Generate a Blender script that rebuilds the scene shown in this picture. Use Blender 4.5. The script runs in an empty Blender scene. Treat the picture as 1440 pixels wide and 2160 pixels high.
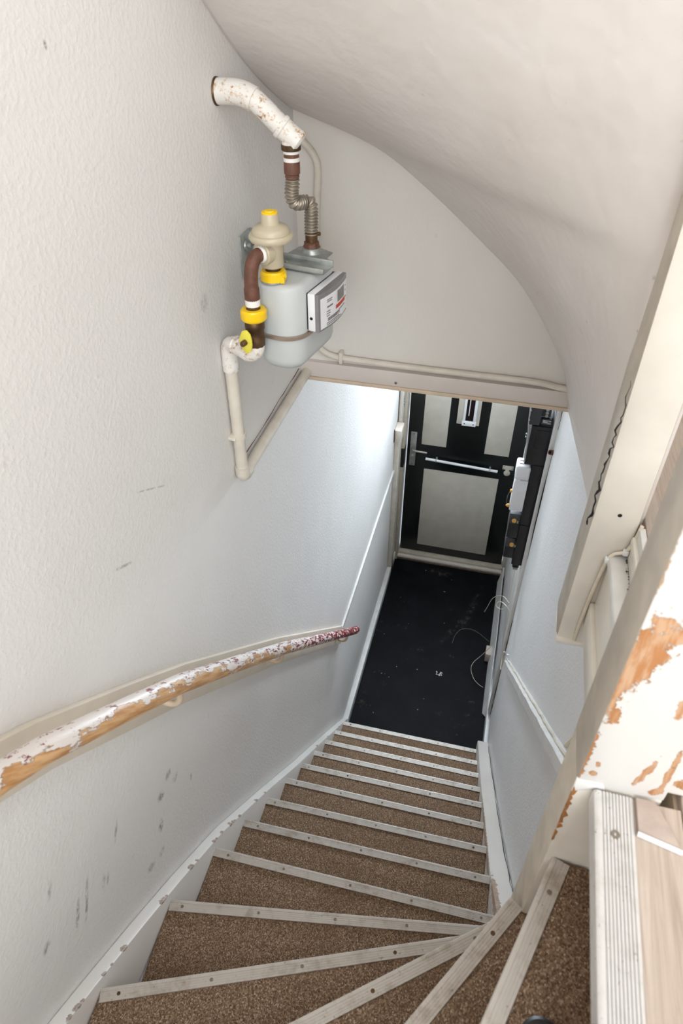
import bpy, bmesh, math, random
from mathutils import Vector, Matrix, Euler
random.seed(7)
D = bpy.data
SC = bpy.context.scene
COL = SC.collection
R = math.radians

# ------------------------------------------------------------------ camera
cam_d = D.cameras.new('camera')
cam_d.sensor_fit = 'HORIZONTAL'
cam_d.sensor_width = 24.0
cam_d.lens = 24.0 * 1456.4 / 1440.0
cam_d.clip_start = 0.02
cam_d.dof.use_dof = True
cam_d.dof.focus_distance = 2.3
cam_d.dof.aperture_fstop = 7.1
cam = D.objects.new('camera', cam_d)
cam.location = (0, 0, 3.8)
cam.rotation_euler = (R(90 - 39.78), R(0.0), R(14.26))
COL.objects.link(cam)
SC.camera = cam

# ------------------------------------------------------------------ view, world, daylight
SC.view_settings.view_transform = 'Standard'
SC.view_settings.look = 'None'
SC.view_settings.exposure = 0.32
SC.view_settings.gamma = 1.0
SC.view_settings.use_curve_mapping = False
SC.cycles.max_bounces = 7
SC.cycles.diffuse_bounces = 5
SC.cycles.caustics_reflective = False
SC.cycles.caustics_refractive = False
SC.cycles.use_denoising = True

W = D.worlds.new('sky')
SC.world = W
W.use_nodes = True
W.node_tree.nodes['Background'].inputs[0].default_value = (0.78, 0.88, 1.0, 1)
W.node_tree.nodes['Background'].inputs[1].default_value = 2.0


def area(name, loc, target, sx, sy, power, color):
    l = D.lights.new(name, 'AREA')
    l.shape = 'RECTANGLE'
    l.size, l.size_y, l.energy, l.color = sx, sy, power, color
    o = D.objects.new(name, l)
    o.location = loc
    o.rotation_euler = (Vector(target) - Vector(loc)).to_track_quat('-Z', 'Y').to_euler()
    COL.objects.link(o)
    return o


# daylight through the landing window behind the camera, the landing window to the right and the transom over the door
area('daylight_landing_window', (0.6, -3.12, 4.35), (0.2, 1.0, 3.3), 1.7, 1.5, 60, (0.97, 0.985, 1.0))
area('daylight_side_window', (1.56, -1.3, 4.3), (0.1, 1.0, 3.2), 1.2, 1.2, 15, (0.97, 0.985, 1.0))
area('overhead_fill', (0.8, -0.35, 5.28), (0.35, 0.3, 2.0), 1.0, 1.0, 13, (0.97, 0.985, 1.0))  # added overhead lamp, no known source; brightens the treads and lower walls
area('daylight_transom', (-0.15, 4.2, 2.42), (-0.15, 2.4, 1.2), 0.74, 0.42, 68, (0.80, 0.88, 1.0))


# ------------------------------------------------------------------ materials
def srgb(r, g, b):
    f = lambda c: (c / 255 / 12.92) if c / 255 <= 0.04045 else ((c / 255 + 0.055) / 1.055) ** 2.4
    return (f(r), f(g), f(b), 1)


class NT:
    def __init__(s, name):
        s.m = D.materials.new(name)
        s.m.use_nodes = True
        s.nt = s.m.node_tree
        s.b = s.nt.nodes['Principled BSDF']
        s._pos = None

    def n(s, t, **kw):
        x = s.nt.nodes.new(t)
        for k, v in kw.items():
            setattr(x, k, v)
        return x

    def l(s, a, b):
        s.nt.links.new(a, b)

    def pos(s):
        if s._pos is None:
            s._pos = s.n('ShaderNodeTexCoord').outputs['Object']
        return s._pos

    def mapping(s, scale=(1, 1, 1), rot=(0, 0, 0), loc=(0, 0, 0), kind='POINT', src=None):
        m = s.n('ShaderNodeMapping', vector_type=kind)
        m.inputs['Location'].default_value = loc
        m.inputs['Rotation'].default_value = rot
        m.inputs['Scale'].default_value = scale
        s.l(src or s.pos(), m.inputs['Vector'])
        return m.outputs[0]

    def noise(s, scale, detail=3, rough=.55, vec=None, dist=0):
        x = s.n('ShaderNodeTexNoise')
        x.inputs['Scale'].default_value = scale
        x.inputs['Detail'].default_value = detail
        x.inputs['Roughness'].default_value = rough
        x.inputs['Distortion'].default_value = dist
        s.l(vec or s.pos(), x.inputs['Vector'])
        return x.outputs[0]

    def ramp(s, fac, stops):
        r = s.n('ShaderNodeValToRGB')
        e = r.color_ramp.elements
        while len(e) < len(stops):
            e.new(0.5)
        for el, (p, c) in zip(e, stops):
            el.position = p
            el.color = c if len(c) == 4 else (*c, 1)
        s.l(fac, r.inputs[0])
        return r.outputs[0]

    def step(s, fac, a, b):
        x = s.n('ShaderNodeMapRange', interpolation_type='SMOOTHSTEP')
        x.inputs[1].default_value, x.inputs[2].default_value = a, b
        s.l(fac, x.inputs[0])
        return x.outputs[0]

    def math(s, op, a, b=None):
        x = s.n('ShaderNodeMath', operation=op)
        for i, v in enumerate((a, b)):
            if v is None:
                continue
            if isinstance(v, (int, float)):
                x.inputs[i].default_value = v
            else:
                s.l(v, x.inputs[i])
        return x.outputs[0]

    def mix(s, fac, a, b):
        x = s.n('ShaderNodeMix', data_type='RGBA')
        for sock, v in ((x.inputs[0], fac), (x.inputs[6], a), (x.inputs[7], b)):
            if isinstance(v, (int, float)):
                sock.default_value = v
            elif isinstance(v, tuple):
                sock.default_value = v
            else:
                s.l(v, sock)
        return x.outputs[2]

    def blob(s, centre, half, rot=(0, 0, 0)):
        # 0 outside, 1 at the centre of an ellipsoid mark on the surface
        v = s.mapping(half, rot, centre, 'TEXTURE')
        ln = s.n('ShaderNodeVectorMath', operation='LENGTH')
        s.l(v, ln.inputs[0])
        return s.math('SUBTRACT', 1.0, ln.outputs['Value'])

    def bump(s, h, dist, strength=1.0):
        b = s.n('ShaderNodeBump')
        b.inputs['Distance'].default_value = dist
        b.inputs['Strength'].default_value = strength
        s.l(h, b.inputs['Height'])
        s.l(b.outputs[0], s.b.inputs['Normal'])

    def col(s, v):
        if isinstance(v, tuple):
            s.b.inputs['Base Color'].default_value = v
        else:
            s.l(v, s.b.inputs['Base Color'])

    def rough(s, v, metal=0.0):
        if isinstance(v, (int, float)):
            s.b.inputs['Roughness'].default_value = v
        else:
            s.l(v, s.b.inputs['Roughness'])
        s.b.inputs['Metallic'].default_value = metal
        return s


def plain(name, c, rough=.5, metal=0.0, var=.08, scale=30, bump=0.0, bscale=200):
    t = NT(name)
    n = t.noise(scale, 4)
    d = tuple(max(0, x * (1 - var * 2)) for x in c[:3]) + (1,)
    t.col(t.mix(t.step(n, .3, .7), d, c))
    t.rough(rough, metal)
    if bump:
        t.bump(t.noise(bscale, 3), bump)
    return t.m


def wall_mat(name, base, marks=(), bump=.00065, grain=105, dirt=.12):
    t = NT(name)
    big = t.noise(2.2, 4)
    c = t.mix(t.step(big, .35, .7), tuple(x * (1 - dirt * .35) for x in base[:3]) + (1,), base)
    sp = t.math('MULTIPLY', t.step(t.noise(38, 2), .70, .78), .12)
    c = t.mix(sp, c, srgb(150, 138, 125))
    if marks:
        tot = None
        br = t.step(t.noise(75, 4, .7), .36, .6)
        for ce, ha, ro, k in marks:
            b = t.math('MULTIPLY', t.step(t.blob(ce, ha, ro), 0, .7), k)
            tot = b if tot is None else t.math('MAXIMUM', tot, b)
        c = t.mix(t.math('MULTIPLY', tot, br), c, srgb(116, 112, 107))
    t.col(c)
    t.rough(.62)
    h = t.math('ADD', t.math('MULTIPLY', t.step(t.noise(grain, 3, .6), .35, .75), 1.0), t.math('MULTIPLY', t.noise(9, 2), 1.6))
    t.bump(h, bump, .8)
    return t.m


M = {}
sm = []   # scuffs on the left wall: centre (y,z), half length, half width, tilt, strength
for y, z, a, b, r, k in [(.371, 2.403, .055, .004, 62, .75), (.395, 2.385, .06, .003, 62, .7), (.41, 2.42, .04, .003, 60, .6), (.449, 2.36, .03, .0035, 66, .6),
                         (.46, 2.35, .025, .003, 64, .5), (.645, 2.20, .03, .007, 75, .8), (.675, 2.281, .02, .011, 40, .8), (.72, 2.298, .022, .008, 50, .7),
                         (.523, 2.42, .04, .003, 60, .6), (.573, 2.143, .018, .012, 45, .6), (.741, 2.25, .022, .007, 20, .6), (.296, 2.458, .02, .006, 50, .7),
                         (.352, 2.557, .03, .004, 62, .5), (1.234, 3.231, .03, .011, 80, .35), (.768, 2.93, .05, .002, -28, .6), (.893, 3.699, .005, .0035, 0, 1.0),
                         (.91, 3.0, .09, .0012, -30, .6), (.62, 2.12, .02, .008, 60, .5), (.80, 2.15, .02, .004, 80, .5), (1.32, 2.99, .03, .006, 85, .5)]:
    sm.append(((-.6, y, z), (.02, a * .85, b * 2.1), (R(r), 0, 0), k))
M['wall'] = wall_mat('painted_plaster_rough', srgb(233, 231, 228), sm)
M['wall_r'] = wall_mat('painted_plaster_right', srgb(230, 230, 230), [((.28, 1.3, 1.75), (.02, .05, .003), (R(40), 0, 0), .3), ((.28, .85, 1.9), (.02, .03, .004), (R(60), 0, 0), .4)])
M['wall_s'] = wall_mat('painted_plaster_smooth', srgb(224, 219, 212), (), bump=.0005, grain=40)


def soffit_mat():
    t = NT('soffit_plaster')
    big = t.noise(1.8, 4)
    c = t.mix(t.step(big, .35, .7), srgb(220, 212, 206), srgb(230, 225, 221))
    v = t.n('ShaderNodeTexVoronoi', feature='DISTANCE_TO_EDGE')
    v.inputs['Scale'].default_value = 3.2
    w = t.noise(5, 4)
    mv = t.n('ShaderNodeMix', data_type='VECTOR')
    mv.inputs[0].default_value = .06
    t.l(t.pos(), mv.inputs[4])
    nn = t.n('ShaderNodeTexNoise')
    nn.inputs['Scale'].default_value = 7
    t.l(t.pos(), nn.inputs['Vector'])
    t.l(nn.outputs[1], mv.inputs[5])
    t.l(mv.outputs[1], v.inputs['Vector'])
    crack = t.math('MULTIPLY', t.math('SUBTRACT', 1.0, t.step(v.outputs[0], .0, .006)), t.step(t.noise(4.5, 2), .56, .68))
    c = t.mix(t.math('MULTIPLY', crack, .4), c, srgb(150, 135, 125))
    c = t.mix(t.math('MULTIPLY', t.step(t.noise(33, 2), .74, .79), .35), c, srgb(140, 125, 112))
    t.col(c)
    t.rough(.5)
    t.bump(t.math('ADD', t.noise(5, 3), t.math('MULTIPLY', t.noise(40, 2), .12)), .012, .6)
    return t.m


M['soffit'] = soffit_mat()
M['trim'] = plain('cream_gloss_paint', srgb(222, 214, 202), .38, var=.05, scale=9, bump=.0006, bscale=60)
M['trim_edge'] = plain('beige_wood_edge', srgb(214, 194, 170), .5, var=.08, scale=14)
M['lintel'] = plain('lintel_gloss_paint', srgb(216, 206, 199), .4, var=.04, scale=6)
M['white'] = plain('white_gloss_paint', srgb(232, 231, 228), .42, var=.06, scale=12, bump=.0008, bscale=50)
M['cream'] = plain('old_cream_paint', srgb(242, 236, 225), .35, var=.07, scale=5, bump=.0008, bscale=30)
M['plastic_w'] = plain('white_plastic', srgb(235, 236, 238), .35, var=.02)
M['plastic_k'] = plain('black_plastic', srgb(30, 30, 33), .42, var=.2, scale=20)
M['plastic_dk'] = plain('charcoal_plastic', srgb(62, 62, 66), .45, var=.15, scale=20)
M['dark'] = plain('dark_gap', srgb(22, 20, 18), .8)
M['steel'] = plain('brushed_steel', srgb(176, 172, 166), .38, 1.0, var=.12, scale=40)
M['galv'] = plain('galvanised_steel', srgb(186, 190, 186), .42, .6, var=.16, scale=35)
M['hose'] = plain('stainless_hose', srgb(178, 168, 154), .38, .7, var=.12, scale=25)
M['brass'] = plain('tarnished_brass', srgb(110, 84, 58), .45, .6, var=.25, scale=40)
M['screw'] = plain('grey_screw', srgb(140, 130, 118), .5, .4)
M['board'] = plain('beige_backboard_paint', srgb(224, 213, 196), .45, var=.05, scale=8)
M['dark_wood'] = plain('dirty_dark_wood', srgb(104, 86, 72), .7, var=.2, scale=40)
M['rust'] = plain('brown_primer', srgb(108, 70, 54), .6, var=.14, scale=60, bump=.001, bscale=250)
M['yellow'] = plain('yellow_plastic', srgb(250, 206, 22), .38, var=.03)
M['yellow_p'] = plain('pale_yellow_paint', srgb(235, 222, 80), .5, var=.05)
M['seal_y'] = plain('amber_seal', srgb(226, 172, 82), .4, var=.1)
M['beige'] = plain('beige_enamel', srgb(194, 183, 158), .36, var=.03)
M['meter'] = plain('grey_enamel', srgb(198, 202, 201), .42, var=.025, scale=8)
M['meter_band'] = plain('bronze_band', srgb(172, 156, 142), .36, .6, var=.06)
M['tape'] = plain('sealing_tape', srgb(238, 236, 232), .6, var=.04)
M['grey_cap'] = plain('smoked_cover', srgb(132, 130, 130), .25, var=.05)
M['lcd'] = plain('display_grey', srgb(118, 116, 110), .2, var=.04)
M['red'] = plain('red_print', srgb(200, 62, 48), .5, var=.03)
M['print'] = plain('grey_print', srgb(120, 116, 118), .6)
M['conduit'] = plain('painted_conduit', srgb(222, 214, 200), .45, var=.07, scale=16)
M['cable'] = plain('white_cable', srgb(226, 216, 196), .45, var=.06, scale=40)
M['cardboard'] = plain('pinkish_board', srgb(208, 194, 184), .7, var=.08)
M['door_k'] = plain('green_black_gloss', srgb(9, 16, 17), .3, var=.2, scale=12)
M['door_p'] = plain('cream_door_panel', srgb(206, 200, 188), .5, var=.05, scale=10)
M['glass_k'] = plain('dark_letter_slot', srgb(28, 20, 24), .15)
M['offcut_wood'] = plain('bare_orange_wood', srgb(186, 128, 76), .6, var=.15, scale=50)
M['offcut'] = plain('laminate_offcut', srgb(190, 173, 162), .5, var=.1, scale=30)


def hall_floor_mat():
    t = NT('black_scuffed_floor')
    c = t.mix(t.step(t.noise(7, 5, .65), .35, .75), srgb(9, 10, 12), srgb(20, 21, 25))
    sc = t.math('MULTIPLY', t.step(t.noise(16, 6, .75), .57, .74), t.step(t.noise(3.0, 2), .5, .66))
    b = None
    for ce, ha, r in [((.07, 3.55, 0), (.03, .35, .02), -12), ((-.2, 3.9, 0), (.12, .05, .02), 0), ((-.03, 3.35, 0), (.03, .22, .02), -25)]:
        x = t.step(t.blob(ce, ha, (0, 0, R(r))), 0, .8)
        b = x if b is None else t.math('MAXIMUM', b, x)
    sc = t.math('MAXIMUM', sc, t.math('MULTIPLY', b, t.step(t.noise(24, 6, .8), .46, .7)))
    c = t.mix(t.math('MULTIPLY', sc, .6), c, srgb(120, 112, 102))
    c = t.mix(t.math('MULTIPLY', t.step(t.noise(85, 1), .79, .82), .4), c, srgb(170, 165, 158))
    t.col(c)
    t.rough(.6)
    t.b.inputs['Specular IOR Level'].default_value = .12
    t.bump(t.noise(60, 3), .001)
    return t.m


M['hall_floor'] = hall_floor_mat()


def carpet_mat():
    t = NT('brown_needlefelt_carpet')
    v = t.n('ShaderNodeTexVoronoi')
    v.inputs['Scale'].default_value = 560
    t.l(t.mapping((1, .75, 1)), v.inputs['Vector'])
    sep = t.n('ShaderNodeSeparateColor')
    t.l(v.outputs['Color'], sep.inputs[0])
    c = t.ramp(sep.outputs[0], [(0, srgb(78, 60, 47)), (.35, srgb(126, 102, 81)), (.62, srgb(152, 126, 102)), (.85, srgb(184, 156, 128)), (1, srgb(222, 202, 180))])
    c = t.mix(.32, c, t.ramp(t.noise(260, 4, .7), [(.3, srgb(70, 52, 40)), (.5, srgb(128, 104, 84)), (.7, srgb(190, 164, 138))]))
    c = t.mix(t.math('MULTIPLY', t.step(t.noise(6, 4), .4, .75), .35), c, srgb(112, 88, 68))
    t.col(c)
    t.rough(.95)
    t.b.inputs['Specular IOR Level'].default_value = .1
    t.bump(t.math('ADD', v.outputs['Distance'], t.math('MULTIPLY', t.noise(150, 3), 1.0)), .0016, 1.0)
    return t.m


M['carpet'] = carpet_mat()


def alu_mat(name, a, b, rough=.4, metal=.75):
    t = NT(name)
    d = t.math('MULTIPLY', t.step(t.noise(28, 5, .7), .45, .72), 1.0)
    sp = t.step(t.noise(120, 2), .68, .74)
    c = t.mix(d, a, b)
    c = t.mix(t.math('MULTIPLY', sp, .5), c, srgb(92, 84, 74))
    t.col(c)
    t.rough(rough, metal)
    t.bump(t.noise(90, 3), .0005)
    return t.m


M['nosing'] = alu_mat('worn_aluminium_nosing', srgb(200, 194, 186), srgb(170, 160, 147), .5, .3)
M['nosing_l'] = alu_mat('ribbed_aluminium_nosing', srgb(214, 212, 209), srgb(200, 197, 192), .45, .25)


def plank_mat():
    t = NT('grey_oak_vinyl')
    v = t.mapping((30, 1.6, 1))
    g = t.noise(3.0, 6, .65, v, 1.2)
    c = t.ramp(g, [(0.25, srgb(158, 140, 126)), (.5, srgb(184, 168, 154)), (.75, srgb(204, 190, 178))])
    c = t.mix(t.math('MULTIPLY', t.step(t.noise(5, 4), .52, .72), .45), c, srgb(168, 158, 150))
    t.col(c)
    t.rough(.5)
    t.bump(g, .0008)
    return t.m


M['plank'] = plank_mat()


def chipped(name, base, blobs, org=(0, 0, 0), extra=.0, wood1=srgb(182, 126, 80), wood2=srgb(204, 168, 136)):
    t = NT(name)
    tot = None
    edge = t.math('SUBTRACT', t.noise(55, 5, .75), .5)
    for ce, ha, ro in blobs:
        x = t.blob(tuple(a - b for a, b in zip(ce, org)), ha, ro)
        tot = x if tot is None else t.math('MAXIMUM', tot, x)
    mask = t.step(t.math('ADD', tot, t.math('MULTIPLY', edge, 2.6)), .1, .17)
    rim = t.step(t.math('ADD', tot, t.math('MULTIPLY', edge, 2.6)), .02, .1)
    sp = t.step(t.noise(46, 3), .735, .75)
    wood = t.mix(t.step(t.noise(30, 4, .6, t.mapping((4, 4, .6))), .4, .65), wood1, wood2)
    wood = t.mix(t.step(t.noise(70, 2), .7, .76), wood, srgb(92, 88, 92))
    c = t.mix(t.math('MULTIPLY', t.step(t.noise(5, 4), .4, .7), .5), base, tuple(x * .93 for x in base[:3]) + (1,))
    c = t.mix(t.math('MULTIPLY', rim, .35), c, srgb(190, 150, 126))
    c = t.mix(t.math('MAXIMUM', mask, t.math('MULTIPLY', sp, extra)), c, wood)
    t.col(c)
    t.rough(.4)
    t.bump(t.math('SUBTRACT', 1.0, mask), .0012)
    return t.m


M['newel'] = chipped('chipped_white_newel', srgb(222, 220, 216), [
    ((.183, .495, 3.245), (.021, .05, .072), (0, R(10), 0)), ((.172, .495, 3.19), (.01, .05, .05), (0, 0, 0)),
    ((.168, .50, 3.372), (.0055, .05, .04), (0, 0, 0)), ((.168, .50, 3.04), (.0075, .05, .085), (0, 0, 0)),
    ((.182, .495, 3.15), (.0065, .05, .017), (0, 0, 0)), ((.186, .495, 3.052), (.004, .05, .008), (0, 0, 0)),
    ((.184, .495, 3.03), (.005, .05, .006), (0, 0, 0)), ((.206, .495, 3.288), (.010, .05, .018), (0, R(30), 0)),
    ((.267, .495, 3.178), (.007, .05, .03), (0, 0, 0)), ((.262, .495, 3.06), (.004, .05, .05), (0, 0, 0)),
    ((.258, .495, 3.02), (.012, .05, .008), (0, R(-30), 0)), ((.166, .50, 2.90), (.006, .05, .07), (0, 0, 0)),
    ((.240, .495, 3.178), (.006, .05, .018), (0, 0, 0)), ((.238, .495, 3.055), (.005, .05, .035), (0, R(12), 0))], (.22, .54, 2.3), .8)
M['newel_side'] = plain('worn_beige_newel_shaded', srgb(206, 196, 180), .4, var=.09, scale=18, bump=.001, bscale=40)  # left faces of the posts: shade put into the colour; jamb and sill reuse it
M['panel_w'] = chipped('chipped_white_panel', srgb(236, 233, 228), [((.30, .51, 3.02), (.03, .05, .012), (0, R(20), 0)), ((.30, .51, 3.2), (.012, .05, .04), (0, 0, 0))], (.6, .53, 3.0), .6)
chips = []
for i in range(26):
    y = random.uniform(.2, 1.3) if i < 22 else random.uniform(1.3, 2.2)
    tab_ = [(.2, 2.325), (.31, 2.24), (.467, 2.115), (.617, 1.99), (.84, 1.79), (1.177, 1.425), (1.826, .712), (2.4, .085)]
    for (a_, b_), (c_, d_) in zip(tab_, tab_[1:]):
        if a_ <= y <= c_:
            z = b_ + (d_ - b_) * (y - a_) / (c_ - a_)
    k_ = random.uniform(.5, 1.3)
    chips.append(((-.571, y, z), (.008 * k_, .013 * k_, .0045 * k_), (R(-45), 0, 0)))
M['stringer'] = chipped('worn_white_stringer', srgb(226, 222, 216), chips, (0, 2.3, 0), .5, srgb(176, 156, 138), srgb(120, 106, 96))
M['stringer_r'] = chipped('worn_stained_stringer', srgb(214, 207, 199), [((.215, 1.28, 1.28), (.006, .5, .02), (R(-45), 0, 0)), ((.22, .9, 1.72), (.012, .2, .03), (R(-45), 0, 0)),], (0, 2.3, 0), .6, srgb(176, 150, 130), srgb(150, 128, 110))


def white_pipe_mat():
    t = NT('white_painted_rusty_pipe')
    n = t.noise(70, 6, .75)
    c = t.mix(t.step(n, .52, .62), srgb(234, 230, 224), srgb(206, 176, 146))
    c = t.mix(t.step(n, .60, .66), c, srgb(132, 90, 60))
    c = t.mix(t.math('MULTIPLY', t.step(t.noise(14, 3), .36, .50), 1.0), srgb(234, 230, 224), c)
    t.col(c)
    t.rough(.45)
    t.bump(t.math('SUBTRACT', t.noise(40, 3), t.math('MULTIPLY', n, .4)), .0016)
    return t.m


M['pipe_w'] = white_pipe_mat()


def rail_mat():
    t = NT('worn_red_and_white_handrail')
    g = t.n('ShaderNodeNewGeometry')
    sx = t.n('ShaderNodeSeparateXYZ')
    t.l(g.outputs['Normal'], sx.inputs[0])
    sp = t.n('ShaderNodeSeparateXYZ')
    t.l(t.pos(), sp.inputs[0])
    # grain follows the rail: slide along its slope
    al = t.mapping((1, 1, 1), (R(46), 0, 0))
    v = t.mapping((75, 9, 75), src=al)
    n1 = t.noise(1.0, 6, .7, v)
    n2 = t.noise(1.6, 5, .7, t.mapping((60, 16, 60), (0, 0, 0), (3, 1, 2), src=al))
    side = t.math('ADD', t.math('MULTIPLY', sx.outputs[0], .5), t.math('MULTIPLY', sx.outputs[2], -.45))
    # object origin sits at the lower end: distance along y is negative towards the top of the stairs
    far = t.step(sp.outputs[1], .7, 2.3)
    wood_f = t.math('ADD', t.math('ADD', side, t.math('MULTIPLY', t.math('SUBTRACT', t.math('ADD', t.math('MULTIPLY', n1, .5), t.math('MULTIPLY', t.noise(11, 4, .65), .5)), .5), 4.2)), t.math('MULTIPLY', far, -.85))
    red_f = t.math('ADD', t.math('MULTIPLY', t.math('SUBTRACT', n2, .5), 3.0), t.math('MULTIPLY', far, .42))
    wood = t.mix(t.step(t.noise(1.3, 5, .6, v), .35, .65), srgb(186, 134, 84), srgb(222, 180, 132))
    c = t.mix(t.step(red_f, .20, .30), srgb(236, 228, 222), srgb(128, 26, 36))
    c = t.mix(t.step(wood_f, .12, .22), c, wood)
    t.col(c)
    t.rough(.38)
    t.bump(t.math('ADD', n1, t.step(wood_f, .12, .22)), -.0012)
    return t.m


M['rail'] = rail_mat()


def glass_mat():
    t = NT('window_glass')
    tr = t.n('ShaderNodeBsdfTransparent')
    tr.inputs[0].default_value = (.95, .97, .97, 1)
    gl = t.n('ShaderNodeBsdfGlossy')
    gl.inputs['Roughness'].default_value = .02
    mx = t.n('ShaderNodeMixShader')
    mx.inputs[0].default_value = .08
    t.l(tr.outputs[0], mx.inputs[1])
    t.l(gl.outputs[0], mx.inputs[2])
    t.l(mx.outputs[0], t.nt.nodes['Material Output'].inputs[0])
    return t.m


M['glass'] = glass_mat()


# ------------------------------------------------------------------ mesh helpers
class MB:
    """Collects shapes, in world metres, into one mesh object."""

    def __init__(s):
        s.bm = bmesh.new()

    def _merge(s, o):
        tmp = D.meshes.new('tmp')
        o.to_mesh(tmp)
        o.free()
        s.bm.from_mesh(tmp)
        D.meshes.remove(tmp)
        return s

    def box(s, lo, hi, bev=0.0, mat=None, seg=2):
        b = bmesh.new()
        bmesh.ops.create_cube(b, size=1)
        lo, hi = Vector(lo), Vector(hi)
        for v in b.verts:
            v.co = Vector([(v.co[i] + .5) * (hi[i] - lo[i]) + lo[i] for i in range(3)])
        if bev:
            bmesh.ops.bevel(b, geom=b.edges[:], offset=bev, segments=seg, affect='EDGES', profile=.5)
        if mat is not None:
            b.transform(mat)
        return s._merge(b)

    def prism(s, pts, off, bev=0.0):
        """polygon of 3-D points pushed along the vector off"""
        b = bmesh.new()
        off = Vector(off)
        a = [b.verts.new(Vector(p)) for p in pts]
        c = [b.verts.new(Vector(p) + off) for p in pts]
        n = len(pts)
        b.faces.new(a)
        b.faces.new(c[::-1])
        for i in range(n):
            b.faces.new((a[i], c[i], c[(i + 1) % n], a[(i + 1) % n]))
        bmesh.ops.recalc_face_normals(b, faces=b.faces[:])
        if bev:
            bmesh.ops.bevel(b, geom=b.edges[:], offset=bev, segments=2, affect='EDGES', profile=.5)
        return s._merge(b)

    def tube(s, path, r, n=14, caps=True, smooth=0):
        pts = [Vector(p) for p in path]
        for _ in range(smooth):
            q = [pts[0]]
            for i in range(len(pts) - 1):
                q += [pts[i] * .75 + pts[i + 1] * .25, pts[i] * .25 + pts[i + 1] * .75]
            pts = q + [pts[-1]]
        rs = r if isinstance(r, (list, tuple)) else [r] * len(pts)
        if len(rs) != len(pts):
            rs = [rs[0]] * len(pts)
        b = bmesh.new()
        T = []
        for i in range(len(pts)):
            d = (pts[min(i + 1, len(pts) - 1)] - pts[max(i - 1, 0)])
            T.append(d.normalized())
        u = T[0].orthogonal().normalized()
        rings = []
        for i, p in enumerate(pts):
            if i:
                u = T[i - 1].rotation_difference(T[i]) @ u
            u = (u - T[i] * u.dot(T[i])).normalized()
            w = T[i].cross(u)
            rings.append([b.verts.new(p + (u * math.cos(2 * math.pi * k / n) + w * math.sin(2 * math.pi * k / n)) * rs[i]) for k in range(n)])
        for i in range(len(rings) - 1):
            for k in range(n):
                f = b.faces.new((rings[i][k], rings[i][(k + 1) % n], rings[i + 1][(k + 1) % n], rings[i + 1][k]))
                f.smooth = True
        if caps:
            b.faces.new(rings[0][::-1])
            b.faces.new(rings[-1])
        bmesh.ops.recalc_face_normals(b, faces=b.faces[:])
        return s._merge(b)

    def lathe(s, base, prof, axis=(0, 0, 1), n=28, smooth=True):
        """profile of (radius, height) turned about the axis through base"""
        base, ax = Vector(base), Vector(axis).normalized()
        u = ax.orthogonal().normalized()
        w = ax.cross(u)
        b = bmesh.new()
        rings = []
        for r, h in prof:
            rings.append([b.verts.new(base + ax * h + (u * math.cos(2 * math.pi * k / n) + w * math.sin(2 * math.pi * k / n)) * max(r, 1e-5)) for k in range(n)])
        for i in range(len(rings) - 1):
            for k in range(n):
                f = b.faces.new((rings[i][k], rings[i][(k + 1) % n], rings[i + 1][(k + 1) % n], rings[i + 1][k]))
                f.smooth = smooth
        b.faces.new(rings[0][::-1])
        b.faces.new(rings[-1])
        bmesh.ops.recalc_face_normals(b, faces=b.faces[:])
        return s._merge(b)

    def grid(s, fn, nu, nv, smooth=True):
        vs = [[s.bm.verts.new(fn(i / nu, j / nv)) for j in range(nv + 1)] for i in range(nu + 1)]
        for i in range(nu):
            for j in range(nv):
                f = s.bm.faces.new((vs[i][j], vs[i + 1][j], vs[i + 1][j + 1], vs[i][j + 1]))
                f.smooth = smooth
        return s

    def build(s, name, mat, parent=None, base=None):
        org = Vector(base) if base is not None else (ORG[parent.name] if parent is not None and parent.name in ORG else Vector((0, 0, 0)))
        s.bm.transform(Matrix.Translation(-org))
        me = D.meshes.new(name)
        s.bm.to_mesh(me)
        s.bm.free()
        me.set_sharp_from_angle(angle=R(38))
        for m in (mat if isinstance(mat, (list, tuple)) else [mat]):
            me.materials.append(m)
        o = D.objects.new(name, me)
        COL.objects.link(o)
        if parent is not None:
            o.parent = parent
        else:
            o.location = org
        ORG[o.name] = org
        return o


ORG = {}


def tag(o, label=None, cat=None, group=None, kind=None):
    for k, v in (('label', label), ('category', cat), ('group', group), ('kind', kind)):
        if v:
            o[k] = v
    return o


def thing(name, base, label, cat, group=None):
    o = D.objects.new(name, None)
    o.empty_display_size = .05
    o.location = base
    COL.objects.link(o)
    ORG[o.name] = Vector(base)
    return tag(o, label, cat, group)


def root(name, base=(0, 0, 0), kind='structure'):
    o = D.objects.new(name, None)
    o.location = base
    COL.objects.link(o)
    ORG[o.name] = Vector(base)
    o['kind'] = kind
    return o


def struct(name, mb, mat, label=None, base=None):
    o = mb.build(name, mat, base=base)
    o['kind'] = 'structure'
    if label:
        o['label'] = label
    return o


def interp(tab, x):
    if x <= tab[0][0]:
        return tab[0][1]
    for (a, b), (c, d) in zip(tab, tab[1:]):
        if x <= c:
            return b + (d - b) * (x - a) / (c - a)
    return tab[-1][1]


def catmull(tab, x):
    n = len(tab)
    if x <= tab[0][0]:
        return tab[0][1]
    if x >= tab[-1][0]:
        return tab[-1][1]
    for i in range(n - 1):
        if x <= tab[i + 1][0]:
            x0, y0 = tab[i]
            x1, y1 = tab[i + 1]
            sl = lambda j: (tab[min(j + 1, n - 1)][1] - tab[max(j - 1, 0)][1]) / (tab[min(j + 1, n - 1)][0] - tab[max(j - 1, 0)][0])
            h = x1 - x0
            t = (x - x0) / h
            return (2 * t**3 - 3 * t * t + 1) * y0 + (t**3 - 2 * t * t + t) * h * sl(i) + (-2 * t**3 + 3 * t * t) * y1 + (t**3 - t * t) * h * sl(i + 1)


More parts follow.
